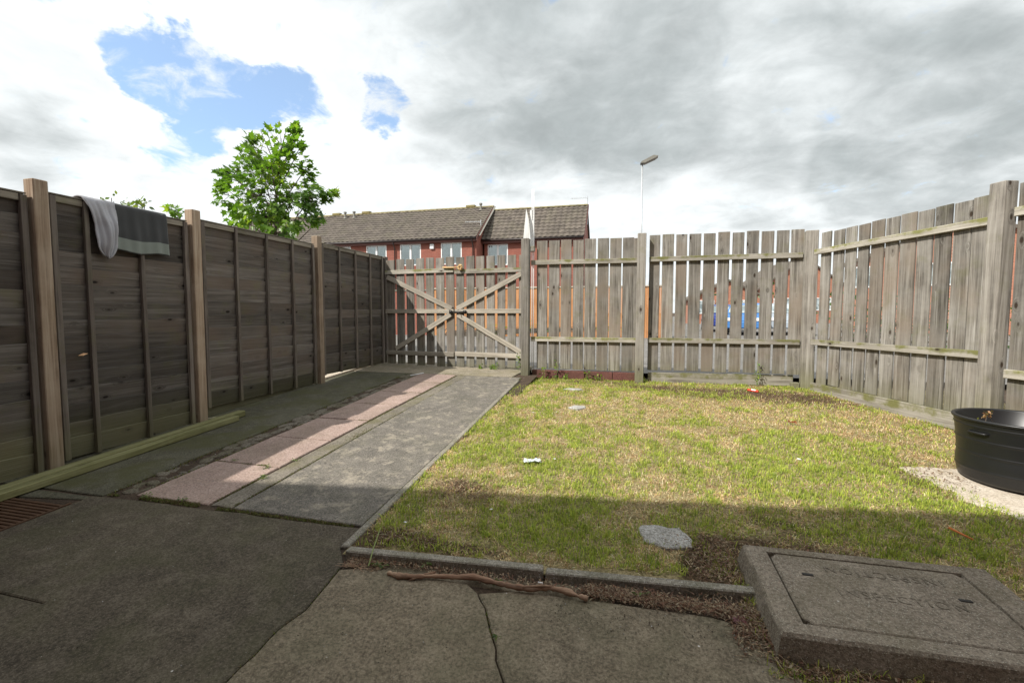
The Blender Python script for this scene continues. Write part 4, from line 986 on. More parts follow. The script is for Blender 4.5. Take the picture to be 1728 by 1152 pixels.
# ================================================================== TREES AND PLANTS
def maple_outline(lobes=5):
    pts = [(0, 0)]
    tips = [(-0.42, 0.10), (-0.50, 0.48), (0, 1.0), (0.50, 0.48), (0.42, 0.10)]
    notch = [(-0.27, 0.30), (-0.17, 0.58), (0.17, 0.58), (0.27, 0.30)]
    seq = [(0, 0)]
    for i, t in enumerate(tips):
        seq.append(t)
        if i < 4: seq.append(notch[i])
    return seq
LEAF = maple_outline()
def crown(name, pts, dirs, size, mat, parent, seed, outline=LEAF, droop=0.5, tonef=None):
    rs_ = np.random.RandomState(seed); n = len(pts); L = len(outline)
    V = np.zeros((n, L + 1, 3), np.float32); tone = np.zeros((n, L + 1), np.float32)
    ox = np.array([p[0] for p in outline]); oy = np.array([p[1] for p in outline])
    for i in range(n):
        d = Vector(dirs[i]) + Vector((rs_.uniform(-.6, .6), rs_.uniform(-.6, .6), rs_.uniform(-.5, .2) - droop * .5)); d.normalize()
        s = d.cross(Vector((0, 0, 1)));
        if s.length < .05: s = Vector((1, 0, 0))
        s.normalize(); s = Matrix.Rotation(rs_.uniform(-.9, .9), 3, d) @ s; nn = s.cross(d)
        sz = size * rs_.uniform(.55, 1.25); fold = rs_.uniform(0.05, .35); curl = rs_.uniform(-.1, .35)
        b = Vector(pts[i])
        tn = rs_.rand() if tonef is None else np.clip(tonef(b) + rs_.uniform(-.3, .3), 0, 1)
        for k in range(L):
            p = b + (s * ox[k] + d * oy[k] + nn * (abs(ox[k]) * fold - oy[k] ** 2 * curl)) * sz
            V[i, k] = p
        V[i, L] = b + d * (0.45 * sz) - nn * 0.05 * sz
        tone[i] = tn
    base_ = np.arange(n)[:, None] * (L + 1)
    tri = np.array([(k, (k + 1) % L, L) for k in range(L)]).reshape(1, -1)
    loops = (base_ + tri).reshape(-1); nt_ = n * L
    me = bpy.data.meshes.new(name); me.vertices.add(n * (L + 1)); me.vertices.foreach_set('co', V.reshape(-1))
    me.loops.add(nt_ * 3); me.loops.foreach_set('vertex_index', loops.astype(np.int32)); me.polygons.add(nt_)
    me.polygons.foreach_set('loop_start', (np.arange(nt_) * 3).astype(np.int32)); me.polygons.foreach_set('loop_total', np.full(nt_, 3, np.int32)); me.update(calc_edges=True)
    a = me.attributes.new('tone', 'FLOAT', 'POINT'); a.data.foreach_set('value', tone.reshape(-1)); me.materials.append(mat)
    return use(name, me, parent)
def grow(mb, p, d, L, r, depth, tips, rnd, segs=4, spread=0.7, up=0.25):
    pts = [p]; rad = [r]; q = Vector(p); dd = Vector(d)
    for i in range(segs):
        dd = (dd + Vector((rnd.uniform(-.16, .16), rnd.uniform(-.16, .16), rnd.uniform(-.05, .12) + up * .1))).normalized()
        q = q + dd * (L / segs); pts.append(q.copy()); rad.append(r * (1 - .5 * (i + 1) / segs))
        if depth <= 2: tips.append((q.copy(), dd.copy()))
        if depth > 0 and i >= 1:
            for b in range(2 if depth > 1 else 1):
                ax = Vector((rnd.uniform(-1, 1), rnd.uniform(-1, 1), rnd.uniform(-.3, .5))).normalized()
                nd = (dd * (1 - spread * .5) + ax * spread).normalized()
                grow(mb, q.copy(), nd, L * rnd.uniform(.5, .7), rad[-1] * .6, depth - 1, tips, rnd, 3, spread, up)
    mb.tube(pts, rad, 6, cap=False)

# young maple behind the left fence
tb = at_y(462, 400, 9.2); TX, TY = tb.x, 9.2
tree = empty('maple_tree', (TX, TY, .4), 'young bright green maple tree rising behind the left lap fence', 'tree')
mb = MB(); rnd = random.Random(12)
mb.tube([(TX, TY, .3), (TX + .03, TY, 1.6), (TX + .02, TY, 3.0), (TX + .12, TY, 4.2), (TX + .25, TY, 5.0), (TX + .42, TY, 5.55)], [.06, .048, .04, .025, .014, .006], 8, cap=False)
mb.build('trunk', M['bark'], tree, smooth=True)
# crown envelope traced from the photograph as blob lobes at real depth: px, py, radius px
lob = [(455, 330, 62), (430, 300, 48), (475, 285, 48), (490, 250, 32), (440, 260, 36), (400, 300, 28), (385, 290, 16), (500, 330, 45), (535, 340, 30), (552, 330, 16), (470, 370, 50), (430, 365, 42), (515, 370, 38), (500, 228, 14), (420, 240, 14), (400, 335, 28), (372, 288, 10),
       (560, 322, 8), (495, 215, 8), (520, 290, 20), (512, 250, 9), (385, 350, 14), (455, 395, 40), (540, 368, 20), (412, 398, 26), (500, 392, 26), (378, 318, 9), (455, 228, 9), (438, 226, 8)]
rs2 = np.random.RandomState(5); bp = []; bd = []
ctr = Vector((TX, TY, 4.1)); brm = MB()
px_m = 9.2 / (pray(460, 300).y) / F_PX * 1.0
for lx, ly, lr in lob:
    lx = 458 + (lx - 458) * 0.94; c = at_y(lx, ly, TY); R = lr * px_m * 1.02
    yoff = rs2.uniform(-.3, .3) * (1.0 if lr > 25 else .4)
    c = Vector((c.x, TY + yoff, c.z))
    # branch from the trunk towards each lobe
    tz = min(max(c.z - 0.55 - 0.25 * (c - ctr).length, 2.6), 5.3); st_ = Vector((TX + (0.12 if tz > 3.9 else .02) + max(0, tz - 4.2) * .28, TY, tz))
    mid = st_.lerp(c, .5) + Vector((0, 0, -.06)); brm.tube([st_, mid, c, c + (c - mid) * .25], [.018, .012, .007, .003], 5, cap=False)
    n_ = int(26 + 950 * (R ** 2))
    for k in range(max(5, n_)):
        v_ = Vector(rs2.normal(size=3)).normalized(); rr_ = R * (rs2.rand() ** .42)
        p = c + Vector((v_.x * rr_, v_.y * rr_ * .85, v_.z * rr_))
        # twiggy clusters: leave gaps using a 3-D noise field
        if mn.noise(p * 2.6) < -0.12 + 0.22 * (rr_ / R): continue
        bp.append(p); dr = (p - ctr); bd.append(tuple((dr.normalized() + Vector((0, 0, .1)))))
        if k % 6 == 0: brm.tube([c.lerp(p, .1), c.lerp(p, .6) + Vector((0, 0, -.02)), p], [.006, .004, .002], 4, cap=False)
brm.build('branch', M['bark'], tree, smooth=True)
crown('crown', bp, bd, 0.150, M['leaf'], tree, 4, tonef=lambda p: 0.38 + 0.55 * mn.noise(p * 1.6) + 0.12 * (p.z - 4.2))
OV = [(0, 0), (-.22, .25), (-.25, .55), (0, 1.0), (.25, .55), (.22, .25)]
def bush(name, label, cat, px_list, Y, size, mat, seed, group=None, zbase=.4, dens=260, outline=OV, leafn=None):
    c0 = at_y(px_list[0][0], px_list[0][1], Y)
    root = empty(name, (c0.x, Y, zbase), label, cat, group)
    rs_ = np.random.RandomState(seed); pts = []; dr = []; mb = MB()
    pm = Y / pray(px_list[0][0], 400).y / F_PX
    for lx, ly, lr in px_list:
        c = at_y(lx, ly, Y); R = lr * pm
        mb.tube([(c0.x, Y, zbase - .1), ((c0.x + c.x) / 2, Y, zbase + (c.z - zbase) * .55), (c.x, Y, c.z)], [.035, .02, .006], 5, cap=False)
        for k in range(max(12, int(dens * R * R))):
            v_ = Vector(rs_.normal(size=3)).normalized(); rr_ = R * rs_.rand() ** .45
            p = c + v_ * rr_
            if mn.noise(p * (0.6 / max(size, .03) * .4)) < -0.12: continue
            pts.append(p); dr.append(tuple(v_ + Vector((0, 0, .2))))
    mb.build('stem', M['bark'], root, smooth=True)
    crown('foliage', pts, dr, size, mat, root, seed, outline, droop=.2)
    return root
bush('shrub', 'olive green shrub tops showing above the towels on the left fence', 'shrub', [(205, 353, 22), (228, 346, 15), (240, 349, 13), (192, 340, 13), (170, 338, 8), (188, 334, 6), (250, 360, 10), (180, 352, 14), (232, 343, 7), (244, 345, 7), (216, 346, 12), (262, 368, 6)], 6.0, 0.085, M['leaf2'], 11, dens=1300)
bush('shrub', 'small bright leafy shoots beside the second tan post', 'shrub', [(292, 368, 12), (300, 358, 9), (285, 375, 9), (304, 376, 12), (290, 352, 5)], 5.4, 0.10, M['leaf'], 12, outline=LEAF, dens=700)
bush('tree', 'dark green tree behind the back fence, left of the corner', 'tree', [(1092, 478, 18), (1088, 495, 22), (1096, 460, 9)], 33, 0.30, M['leaf3'], 13, dens=14)
bush('hedge', 'green garden hedge beyond the parked cars', 'hedge', [(1190, 495, 16), (1203, 478, 10), (1228, 476, 10), (1215, 500, 16), (1250, 510, 17), (1262, 512, 18), (1278, 498, 18), (1300, 492, 16), (1318, 510, 18), (1240, 500, 12), (1330, 500, 15)], 32, 0.26, M['leaf3'], 14, dens=16)
bush('hedge', 'green hedge seen through gaps of the right fence', 'hedge', [(1395 + 34 * k, 528 + (k * 37 % 17) - 8, 27 + (k * 13 % 9)) for k in range(11)] + [(1400 + 40 * k, 575, 34) for k in range(9)], 16, 0.15, M['leaf3'], 15, dens=230)
bush('hedge', 'green weeds at the foot of the orange fence across the alley', 'weeds', [(745 + 11 * k, 558 - (k * 7 % 9), 7 + (k * 5 % 4)) for k in range(30)], 18.6, 0.10, M['leaf'], 16, dens=150)

# ================================================================== CARS
def car(label, x, y, rz, colname, col, L=4.1, Wd=1.7, H=1.45):
    root = empty('parked_car', (x, y, .385), label, 'car', 'parked cars beyond the back fence')
    M[colname] = plain(colname, col, 0.25, var=0.02); R = Matrix.Rotation(rz, 4, 'Z')
    prof = [(-L / 2, .30), (-L / 2, .62), (-L / 2 + .12, .86), (-L / 2 + .95, .95), (L / 2 - .75, .98), (L / 2 - .1, .92), (L / 2, .70), (L / 2, .30)]
    roof = [(-L / 2 + .85, .94), (-L / 2 + 1.45, H - .05), (-L / 2 + 1.9, H), (L / 2 - 1.2, H), (L / 2 - .75, H - .12), (L / 2 - .35, .96)]
    def loft(p, w0, w1, zlo, zhi):
        n = len(p); v = []
        for sgn in (-1, 1):
            for a, b in p: v.append((a, sgn * (w0 + (w1 - w0) * (b - zlo) / (zhi - zlo)), b))
        return v, [tuple(range(n)), tuple(range(n, 2 * n))[::-1]] + [(i, (i + 1) % n, (i + 1) % n + n, i + n)[::-1] for i in range(n)]
    v, f = loft(prof, Wd / 2, Wd / 2 - .04, .3, .98); o = mesh_obj('body', v, f, M[colname], root, (x, y, .385), R)
    bm = bmesh.new(); bm.from_mesh(o.data); bmesh.ops.bevel(bm, geom=list(bm.edges), offset=.05, segments=2, affect='EDGES'); bm.to_mesh(o.data); bm.free()
    v, f = loft(roof, Wd / 2 - .05, Wd / 2 - .24, .94, H); o = mesh_obj('cabin', v, f, M[colname], root, (x, y, .385), R)
    g = MB()
    for sgn in (-1, 1):
        def P(a, b): return (a, sgn * (Wd / 2 - .05 - .19 * (b - .94) / (H - .94) + .006), b)
        for q in (((-L / 2 + 1.05, 1.0), (-L / 2 + 1.5, H - .1), (-.12, H - .08), (-.12, 1.0)), ((-.04, 1.0), (-.04, H - .08), (L / 2 - 1.2, H - .08), (L / 2 - .7, 1.0))):
            qq = [P(*a) for a in q]; g.add(qq, [(0, 1, 2, 3) if sgn < 0 else (3, 2, 1, 0)])
    w1 = Wd / 2 - .14; w2 = Wd / 2 - .25
    g.add([(-L / 2 + .88, -w1, 1.0), (-L / 2 + .88, w1, 1.0), (-L / 2 + 1.38, w2, H - .09), (-L / 2 + 1.38, -w2, H - .09)], [(0, 1, 2, 3)])
    g.add([(L / 2 - .40, -w1, 1.0), (L / 2 - .40, w1, 1.0), (L / 2 - .72, w2, H - .13), (L / 2 - .72, -w2, H - .13)], [(3, 2, 1, 0)])
    g.build('window', M['glass'], root, (x, y, .385), R)
    for sx in (-1, 1):
        for sy in (-1, 1):
            c = R @ Vector((sx * (L / 2 - .72), sy * (Wd / 2 - .09), .31)) + Vector((x, y, .385))
            t = MB(); t.tube([(0, -.1, 0), (0, .1, 0)], .31, 20); wobj = t.build('wheel', M['black'], root, tuple(c), R)
            t = MB(); t.tube([(0, -.108, 0), (0, .108, 0)], .19, 14); t.build('rim', M['steel'], wobj, tuple(c), R)
    for sx, mt, nm in ((-1, M['white'], 'headlight'), (1, M['redlight'], 'tail_light')):
        for sy in (-1, 1):
            c = R @ Vector((sx * (L / 2 - .01), sy * (Wd / 2 - .28), .70)) + Vector((x, y, .385)); box(nm, (.08, .34, .14), c, mt, root, R, .02)
    return root
M['redlight'] = plain('red_lens', (0.5, .02, .02), .3)
p = at_y(1258, 545, 23.0); car('bright blue parked car seen through gaps in the back fence', p.x + .2, 24.0, math.radians(78), 'blue_paint', (0.06, 0.19, 0.45))
p = at_y(1226, 545, 26.0); car('navy blue parked car left of the bright blue one', p.x - .1, 27.5, math.radians(84), 'navy_paint', (0.03, 0.05, 0.22))
p = at_y(1300, 545, 23.0); car('silver grey parked car right of the bright blue one', p.x + .9, 24.5, math.radians(80), 'silver_paint', (0.35, 0.40, 0.45))

# ================================================================== OBJECTS IN THE GARDEN
# mossy timber lengths lying along the fence foot
def beam(label, xc0, xc1, y0, y1, w, h, zoff=0.0):
    a = Vector((xc0, y0, SLOPE * y0 + h / 2 + .004 + zoff)); b = Vector((xc1, y1, SLOPE * y1 + h / 2 + .004 + zoff)); L = (b - a).length
    q = (b - a).to_track_quat('Y', 'Z'); bm = bmesh.new(); bmesh.ops.create_cube(bm, size=1)
    for v in bm.verts: v.co = Vector((v.co.x * w, v.co.y * L, v.co.z * h))
    bmesh.ops.subdivide_edges(bm, edges=[e for e in bm.edges if abs((e.verts[0].co - e.verts[1].co).y) > .5], cuts=10)
    bmesh.ops.bevel(bm, geom=[e for e in bm.edges if e.is_boundary is False and abs(e.calc_face_angle(0)) > .5], offset=.006, segments=1, affect='EDGES')
    me = bpy.data.meshes.new('beam'); bm.to_mesh(me); bm.free(); me.materials.append(M['plank'])
    return tag(use('timber_length', me, None, (a + b) / 2, q.to_matrix().to_4x4()), label, 'timber', 'timber lengths along the fence foot')
beam('front mossy green timber length on the concrete, shorter one', -4.145, -4.10, 0.7, 4.03, 0.070, 0.055)
beam('rear mossy green timber length against the lap fence, reaching further', -4.235, -4.195, 0.5, 4.20, 0.09, 0.062)

# rusty ribbed drain grate at the left edge
gr_ = empty('drain_grate', (-3.93, 1.82, .1), 'rusty brown ribbed drain grate set in the concrete at the left', 'grate')
for k in range(22):
    y = 1.49 + 0.031 * k
    box('bar', (0.625, 0.023, 0.02), (-3.93, y, SLOPE * y - 0.006), M['iron'], gr_, bev=.003)
fr_ = MB(); 
for a, b in (((-4.265, 1.465, -.03), (-4.243, 2.185, .004)), ((-3.617, 1.465, -.03), (-3.601, 2.185, .004))): fr_.box(a, b)
o = fr_.build('frame', M['iron'], gr_)
for vtx in o.data.vertices: vtx.co.z += SLOPE * (vtx.co.y)

# inspection cover on its raised concrete plinth
cov = empty('inspection_cover', (1.07, 2.16, .12), 'raised concrete inspection chamber with lettered lid beside the lawn', 'inspection cover')
zc_ = lambda x, y: SLOPE * y + 0.09
TL = Vector((0.585, 1.86)); 
hole = [Vector((0.675, 1.93)), Vector((1.47, 1.945)), Vector((1.465, 2.43)), Vector((0.675, 2.425))]
outer = [Vector((0.575, 1.855)), Vector((1.60, 1.87)), Vector((1.595, 2.50)), Vector((0.575, 2.475))]
v = []; f = []
for p in outer: v.append((p.x, p.y, SLOPE * p.y - .10))
rsx = random.Random(3)
def ringpts(poly, nseg, jit, z, grow_=0.0):
    out = []
    for i in range(4):
        a = poly[i]; b = poly[(i + 1) % 4]
        for k in range(nseg):
            p = a.lerp(b, k / nseg); j = Vector((rsx.uniform(-jit, jit), rsx.uniform(-jit, jit))) if k else Vector((0, 0))
            out.append((p.x + j.x, p.y + j.y, SLOPE * p.y + z))
    return out
ns = 10
big = [Vector((p.x + (p.x - 1.09) * .035, p.y + (p.y - 2.17) * .05)) for p in outer]
rings = [ringpts(big, ns, .004, -.12), ringpts(big, ns, .005, .0), ringpts(outer, ns, .003, .08), ringpts([Vector((p.x - (p.x - 1.09) * .018, p.y - (p.y - 2.17) * .03)) for p in outer], ns, .002, .092), ringpts([h + (h - Vector((1.07, 2.18))) * .008 for h in hole], ns, .0008, .0905), ringpts(hole, ns, .0005, .080), ringpts(hole, ns, 0, .02)]
V_ = [p for r in rings for p in r]; n4 = 4 * ns; F_ = []
for r in range(len(rings) - 1):
    for i in range(n4): F_.append((r * n4 + i, r * n4 + (i + 1) % n4, (r + 1) * n4 + (i + 1) % n4, (r + 1) * n4 + i))
mesh_obj('plinth', V_, F_, M['cover'], cov)
lid = poly_slab('lid', [hole[0] + Vector((.03, .0)), hole[1], hole[2] - Vector((.03, 0)), hole[2] - Vector((0, .03)), hole[3] + Vector((.02, 0)), hole[3] - Vector((0, .02)), hole[0] + Vector((0, .03))][0:0] or
          [hole[0] + Vector((.035, .0)), hole[1] - Vector((.035, 0)), hole[1] + Vector((0, .035)), hole[2] - Vector((0, .035)), hole[2] - Vector((.035, 0)), hole[3] + Vector((.035, 0)), hole[3] - Vector((0, .035)), hole[0] + Vector((0, .035))],
          M['cover'], cov, top=.0905, thick=.05, inset=.006, bev=.005)
def text_mesh(txt, size, ext):
    cu = bpy.data.curves.new('t', 'FONT'); cu.body = txt; cu.size = size; cu.extrude = ext; cu.align_x = 'CENTER'; cu.align_y = 'CENTER'; cu.space_character = 1.25; cu.resolution_u = 3
    ob = bpy.data.objects.new('t', cu); COL.objects.link(ob); dg = bpy.context.evaluated_depsgraph_get(); dg.update()
    me = bpy.data.meshes.new_from_object(ob.evaluated_get(dg)); bpy.data.objects.remove(ob); bpy.data.curves.remove(cu); me.materials.clear(); me.materials.append(M['letter']); return me
tm = text_mesh('INSPECTION', 0.068, 0.0013)
sl_ = Matrix.Rotation(math.atan(SLOPE), 4, 'X')
for (xx, y_, rz) in ((1.115, 2.335, math.pi), (1.11, 2.165, 0.0)):
    use('lettering', tm, lid, (xx, y_, SLOPE * y_ + .0915), sl_ @ Matrix.Rotation(rz, 4, 'Z') @ Matrix.Rotation(-.01, 4, 'Z'))
for xx, y_ in ((0.80, 2.27), (1.36, 2.22)):
    box('lifting_eye', (0.045, 0.018, 0.006), (xx, y_, SLOPE * y_ + .0915), M['darkiron'], lid, bev=.002)

# cream slab and black tub on the right
slab = tag(empty('tub_base', (2.4, 3.7, .2), 'broken cream concrete slab under the black tub', 'slab'))
poly_slab('slab', [Vector(p) for p in ((2.12, 3.62), (2.06, 3.50), (2.20, 3.36), (2.24, 3.22), (2.5, 3.12), (3.1, 3.1), (3.2, 4.05), (2.5, 4.06), (2.15, 4.05), (1.99, 4.01), (2.0, 3.9), (2.08, 3.8), (2.05, 3.7))][::1], M['cream'], slab, top=.012, thick=.05, inset=0, bev=.008, zf=lambda x, y: SLOPE * y)
tub = empty('plant_tub', (2.64, 3.93, .23), 'large black plastic tub with ribbed sides on the cream slab', 'tub')
def lathe(name, prof, n, mat, parent, c, smooth=True):
    v = []; f = []
    for r, z in prof:
        for k in range(n): v.append((r * math.cos(2 * math.pi * k / n), r * math.sin(2 * math.pi * k / n), z))
    for i in range(len(prof) - 1):
        for k in range(n):
            a = i * n + k; b = i * n + (k + 1) % n; f.append((a, b, b + n, a + n))
    return mesh_obj(name, v, f, mat, parent, c, None, smooth)
TC = (2.62, 3.86, .228); TR0, TR1, TH = .30, .345, .45
def tr(z): return TR0 + (TR1 - TR0) * z / TH + .012 * math.sin(math.pi * min(1, z / .2))
prof = [(0.001, 0), (TR0 - .04, 0), (TR0 - .012, .012)]
for z in np.linspace(.03, TH - .02, 60):
    rib = sum(.0055 * math.exp(-((z - zz) / .0045) ** 2) for zz in (.10, .205, .30, .395, .42))
    prof.append((tr(z) + rib, z))
prof += [(tr(TH) + .010, TH - .018), (tr(TH) + .013, TH - .008), (tr(TH) + .009, TH), (tr(TH) - .004, TH), (tr(TH) - .010, TH - .01), (TR0 - .01, .08), (0.001, .075)]
lathe('shell', prof, 96, M['black'], tub, TC)
lathe('compost', [(0.001, .16), (TR0 - .01 + .01, .155)], 40, M['soil'], tub, TC)
for sgn, an in ((1, math.radians(200)), (1, math.radians(20))):
    c = Vector(TC) + Vector((math.cos(an) * tr(.36), math.sin(an) * tr(.36), .36)); h = MB(); tv = Vector((-math.sin(an), math.cos(an), 0)); rv = Vector((math.cos(an), math.sin(an), 0))
    h.tube([tuple(-tv * .06), tuple(-tv * .045 + rv * .018), tuple(tv * .045 + rv * .018), tuple(tv * .06)], .007, 6); h.build('handle', M['black'], tub, tuple(c), smooth=True)
rs4 = np.random.RandomState(8); pc = Vector((TC[0] - .10, TC[1] + .16, .235 + TH - .02))
pl = empty('withered_plant', tuple(pc - Vector((0, 0, .28))), 'small withered brown and green sprig inside the black tub', 'plant')
mb = MB(); mb.tube([pc - Vector((0, 0, .3)), pc - Vector((.02, 0, .1)), pc], [.005, .004, .002], 5); mb.build('stem', M['bark'], pl)
M['dryleaf'] = leafmat('dry_leaf', (0.22, 0.10, 0.04), (0.36, 0.20, 0.09), (0.25, 0.28, 0.08), .3)
crown('foliage', [pc + Vector(rs4.normal(size=3)) * .014 for _ in range(34)], [tuple(rs4.normal(size=3)) for _ in range(34)], .022, M['dryleaf'], pl, 9, OV)

# pale stones let into the lawn
def flat_stone(label, pts, top, mat='stone', name='stone'):
    c = sum((Vector(p) for p in pts), Vector((0, 0))) / len(pts)
    pp = []
    P_ = [Vector(p) for p in pts]
    for i in range(len(P_)): pp += jag(P_[i], P_[(i + 1) % len(P_)], i + 60, .006, .03)
    o = poly_slab(name, pp, M[mat], None, top=top, thick=.04, inset=0, bev=.006, zf=lambda x, y: lawn_z(x, y)); tag(o, label, 'stone'); return o
flat_stone('larger pale pitted stone slab sunk in the shaded lawn', [(0.10, 2.53), (0.22, 2.485), (0.345, 2.525), (0.355, 2.60), (0.30, 2.715), (0.24, 2.70), (0.19, 2.72), (0.09, 2.70), (0.07, 2.64)], .022)
flat_stone('small grey stone in the sunny lawn, nearer of two towards the back', [(-.66, 5.23), (-.55, 5.17), (-.46, 5.24), (-.48, 5.33), (-.60, 5.33)], .028)
flat_stone('thin grey stone in the lawn nearest the gate post', [(-.86, 6.26), (-.70, 6.23), (-.60, 6.28), (-.62, 6.34), (-.80, 6.34)], .028)

# fallen branch on the concrete
def gp(px, py, h=0): p = at_ground(px, py); return Vector((p.x, p.y, p.z + h))
bpts = [gp(655, 970, .012), gp(672, 977, .018), gp(700, 979, .02), gp(735, 979, .022), (gp(770, 981, .024)), gp(800, 981, .024), gp(835, 990, .022), gp(868, 997, .021), gp(900, 1001, .021), gp(925, 1000, .026), gp(950, 1004, .024), gp(975, 1012, .02), gp(995, 1017, .017)]
fine_p = []; fr2 = []
for i in range(len(bpts) - 1):
    for k in range(6):
        t = k / 6; p = bpts[i].lerp(bpts[i + 1], t); p = p + Vector((0, 0, .002 * mn.noise(p * 60))); fine_p.append(p); fr2.append(.0125 + .007 * mn.noise(p * 22) + .006 * mn.noise(p * 70))
mb = MB(); mb.tube(fine_p, fr2, 10)
M['stickm'] = wood('bark_stick', 0, (0.07, 0.035, 0.024), (0.20, 0.11, 0.07), (0.50, 0.36, 0.25), green=.1, knots=.8)
br = mb.build('fallen_branch', M['stickm'], smooth=True); tag(br, 'knobbly brown fallen branch lying along the front kerb', 'branch')
k2 = MB(); a = gp(735, 975, .03); k2.tube([a, gp(712, 978, .022), gp(690, 983, .012)], [.006, .007, .003], 6); a = gp(880, 1000, .028); k2.tube([a, gp(915, 1002, .04), gp(935, 1001, .034)], [.005, .006, .004], 6)
k2.build('side_shoot', M['stickm'], br, smooth=True)

# cloths over the fence -------------------------------------------------
def clothmat(name, col, band=None):
    m, N, b = newmat(name)
    v = N.node('ShaderNodeTexCoord').outputs['Object']
    n = N.noise(v, 220, 3, .7); n2 = N.noise(v, 9, 4)
    c = N.mix(n, tuple(x * .75 for x in col), tuple(min(1, x * 1.25) for x in col))
    if band:
        at3 = N.node('ShaderNodeAttribute', attribute_name='band').outputs['Fac']
        c = N.mix(N.ss(at3, .45, .55), c, band)
    N.put(b.inputs['Base Color'], c); b.inputs['Roughness'].default_value = .95; b.inputs['Sheen Weight'].default_value = .15
    N.put(b.inputs['Normal'], N.bump(n, .5, .003)); return m
def drape(name, label, cat, mat, y0f, y1f, front, backlen, ztop, fold, seed, band=None, thick=.008, bulge=None, xoff=.045):
    nu, nv = 40, 56; v = []; bd_ = []
    tot = backlen + .11 + front
    for j in range(nv + 1):
        s = tot * j / nv
        for i in range(nu + 1):
            u = i / nu
            if s < backlen: x = XF - .072; z = ztop - (backlen - s); dn = 0; sg = -1
            elif s < backlen + .11: t = (s - backlen) / .11; x = XF - .072 + (.072 + xoff) * t; z = ztop + .012 + .012 * math.sin(t * math.pi); dn = 0; sg = 0
            else: dn = s - backlen - .11; x = XF + xoff; z = ztop - dn; sg = 1
            q = dn / front if front else 0
            y = y0f(q) + (y1f(q) - y0f(q)) * u
            amp = fold * (0.25 + .75 * min(1, q * 2))
            w = amp * (math.sin(u * 15 + seed + 1.5 * q) + .6 * math.sin(u * 31 + seed * 2 - q)) + .006 * mn.noise(Vector((y * 9, z * 6, seed)))
            if sg: x += sg * (w + abs(amp)) + (bulge(u, q) if bulge and sg > 0 else 0)
            if sg > 0: z += .012 * math.sin(u * 7 + seed) * q - (.0 if True else 0)
            v.append((x, y, z)); bd_.append(1.0 if band and sg > 0 and band[0] < dn < band[1] else 0.0)
    f = [(j * (nu + 1) + i, j * (nu + 1) + i + 1, (j + 1) * (nu + 1) + i + 1, (j + 1) * (nu + 1) + i) for j in range(nv) for i in range(nu)]
    o = mesh_obj(name, v, f, mat, smooth=True); a = o.data.attributes.new('band', 'FLOAT', 'POINT'); a.data.foreach_set('value', bd_)
    md = o.modifiers.new('thick', 'SOLIDIFY'); md.thickness = thick; md.offset = 0
    return tag(o, label, cat)
yc = lambda px, py: at_x(px, py, XF + .05).y
Yt0, Yt1 = yc(197, 400), yc(283, 400)
zt = 2.352
zb1 = at_x(240, 428, XF + .05).z
drape('towel', 'charcoal towel with pale border hanging over the left fence', 'towel', clothmat('towel_cloth', (0.045, 0.047, 0.048), (0.20, 0.225, 0.20)), lambda q: Yt0, lambda q: Yt1 + .01 * q, zt - zb1, .5, zt, .0065, 2.0, band=((zt - zb1) * .70, (zt - zb1) * .985))
G0, G1 = yc(143, 400), yc(197.5, 400)
zb2 = at_x(185, 436, XF + .05).z
def gl0(q): return G0 + (yc(160, 400) - G0) * min(1, (q / .45)) ** .8 + (.03 * max(0, (q - .8) / .2) ** 2 * 2)
def gl1(q): return G1 - (.075 * max(0, (q - .72) / .28) ** 2)
drape('garment', 'light grey sweatshirt hanging in a pouch over the left fence', 'clothing', clothmat('garment_cloth', (0.36, 0.36, 0.385)), gl0, gl1, zt - zb2, .35, zt + .004, .011, .7, bulge=lambda u, q: .05 * math.sin(math.pi * min(max(u, 0), 1)) * min(1, q * 3) * (1 - .6 * max(0, q - .8) / .2) + .010 * math.sin(8 * (u * .6 + q * 1.2)), thick=.012)
seam = MB(); pts = []
for k in range(14):
    u = k / 13; y = gl0(.42) + (gl1(.42) - gl0(.42)) * u; z = zt - (zt - zb2) * (.33 + .12 * u); pts.append((XF + .062 + .052 * math.sin(math.pi * u), y, z))
# small orange wood splinter on a lap board
p = at_x(139, 598, XF + .02); sp_ = MB(); sp_.add([(XF + .022, p.y - .035, p.z - .006), (XF + .026, p.y + .04, p.z + .006), (XF + .03, p.y + .0, p.z + .012), (XF + .045, p.y - .01, p.z - .008)], [(0, 1, 2), (0, 3, 1), (1, 3, 2), (0, 2, 3)])
M['splint'] = plain('fresh_wood', (0.62, 0.36, 0.19), .8); sp_.build('splinter', M['splint'], lap_fence)

# litter ------------------------------------------------------------------
def crumple(name, label, cat, c, sx, sy, h, mat, seed, rot=0.0, twist=True):
    n = 12; v = []; f = []
    for j in range(n + 1):
        for i in range(n + 1):
            u = i / n - .5; w = j / n - .5
            pinch = 1 - .6 * math.exp(-(u * 5) ** 2) if twist else 1
            z = h * (.3 + .9 * abs(mn.noise(Vector((u * 5, w * 5, seed)))) + .5 * abs(mn.noise(Vector((u * 12, w * 12, seed + 3)))))
            x = u * sx + .1 * sx * mn.noise(Vector((u * 4, w * 4, seed + 7))); y = w * sy * pinch + .12 * sy * mn.noise(Vector((u * 4, w * 4, seed + 9)))
            v.append((x, y, z))
    f = [(j * (n + 1) + i, j * (n + 1) + i + 1, (j + 1) * (n + 1) + i + 1, (j + 1) * (n + 1) + i) for j in range(n) for i in range(n)]
    return tag(mesh_obj(name, v, f, mat, None, c, Matrix.Rotation(rot, 4, 'Z')), label, cat)
M['plastic'] = plain('pale_plastic', (0.62, 0.68, 0.72), .25, var=.08, scale=30)
M['redp'] = plain('red_plastic', (0.75, 0.05, 0.02), .3)
M['orangep'] = plain('orange_plastic', (0.60, 0.17, 0.035), .45)
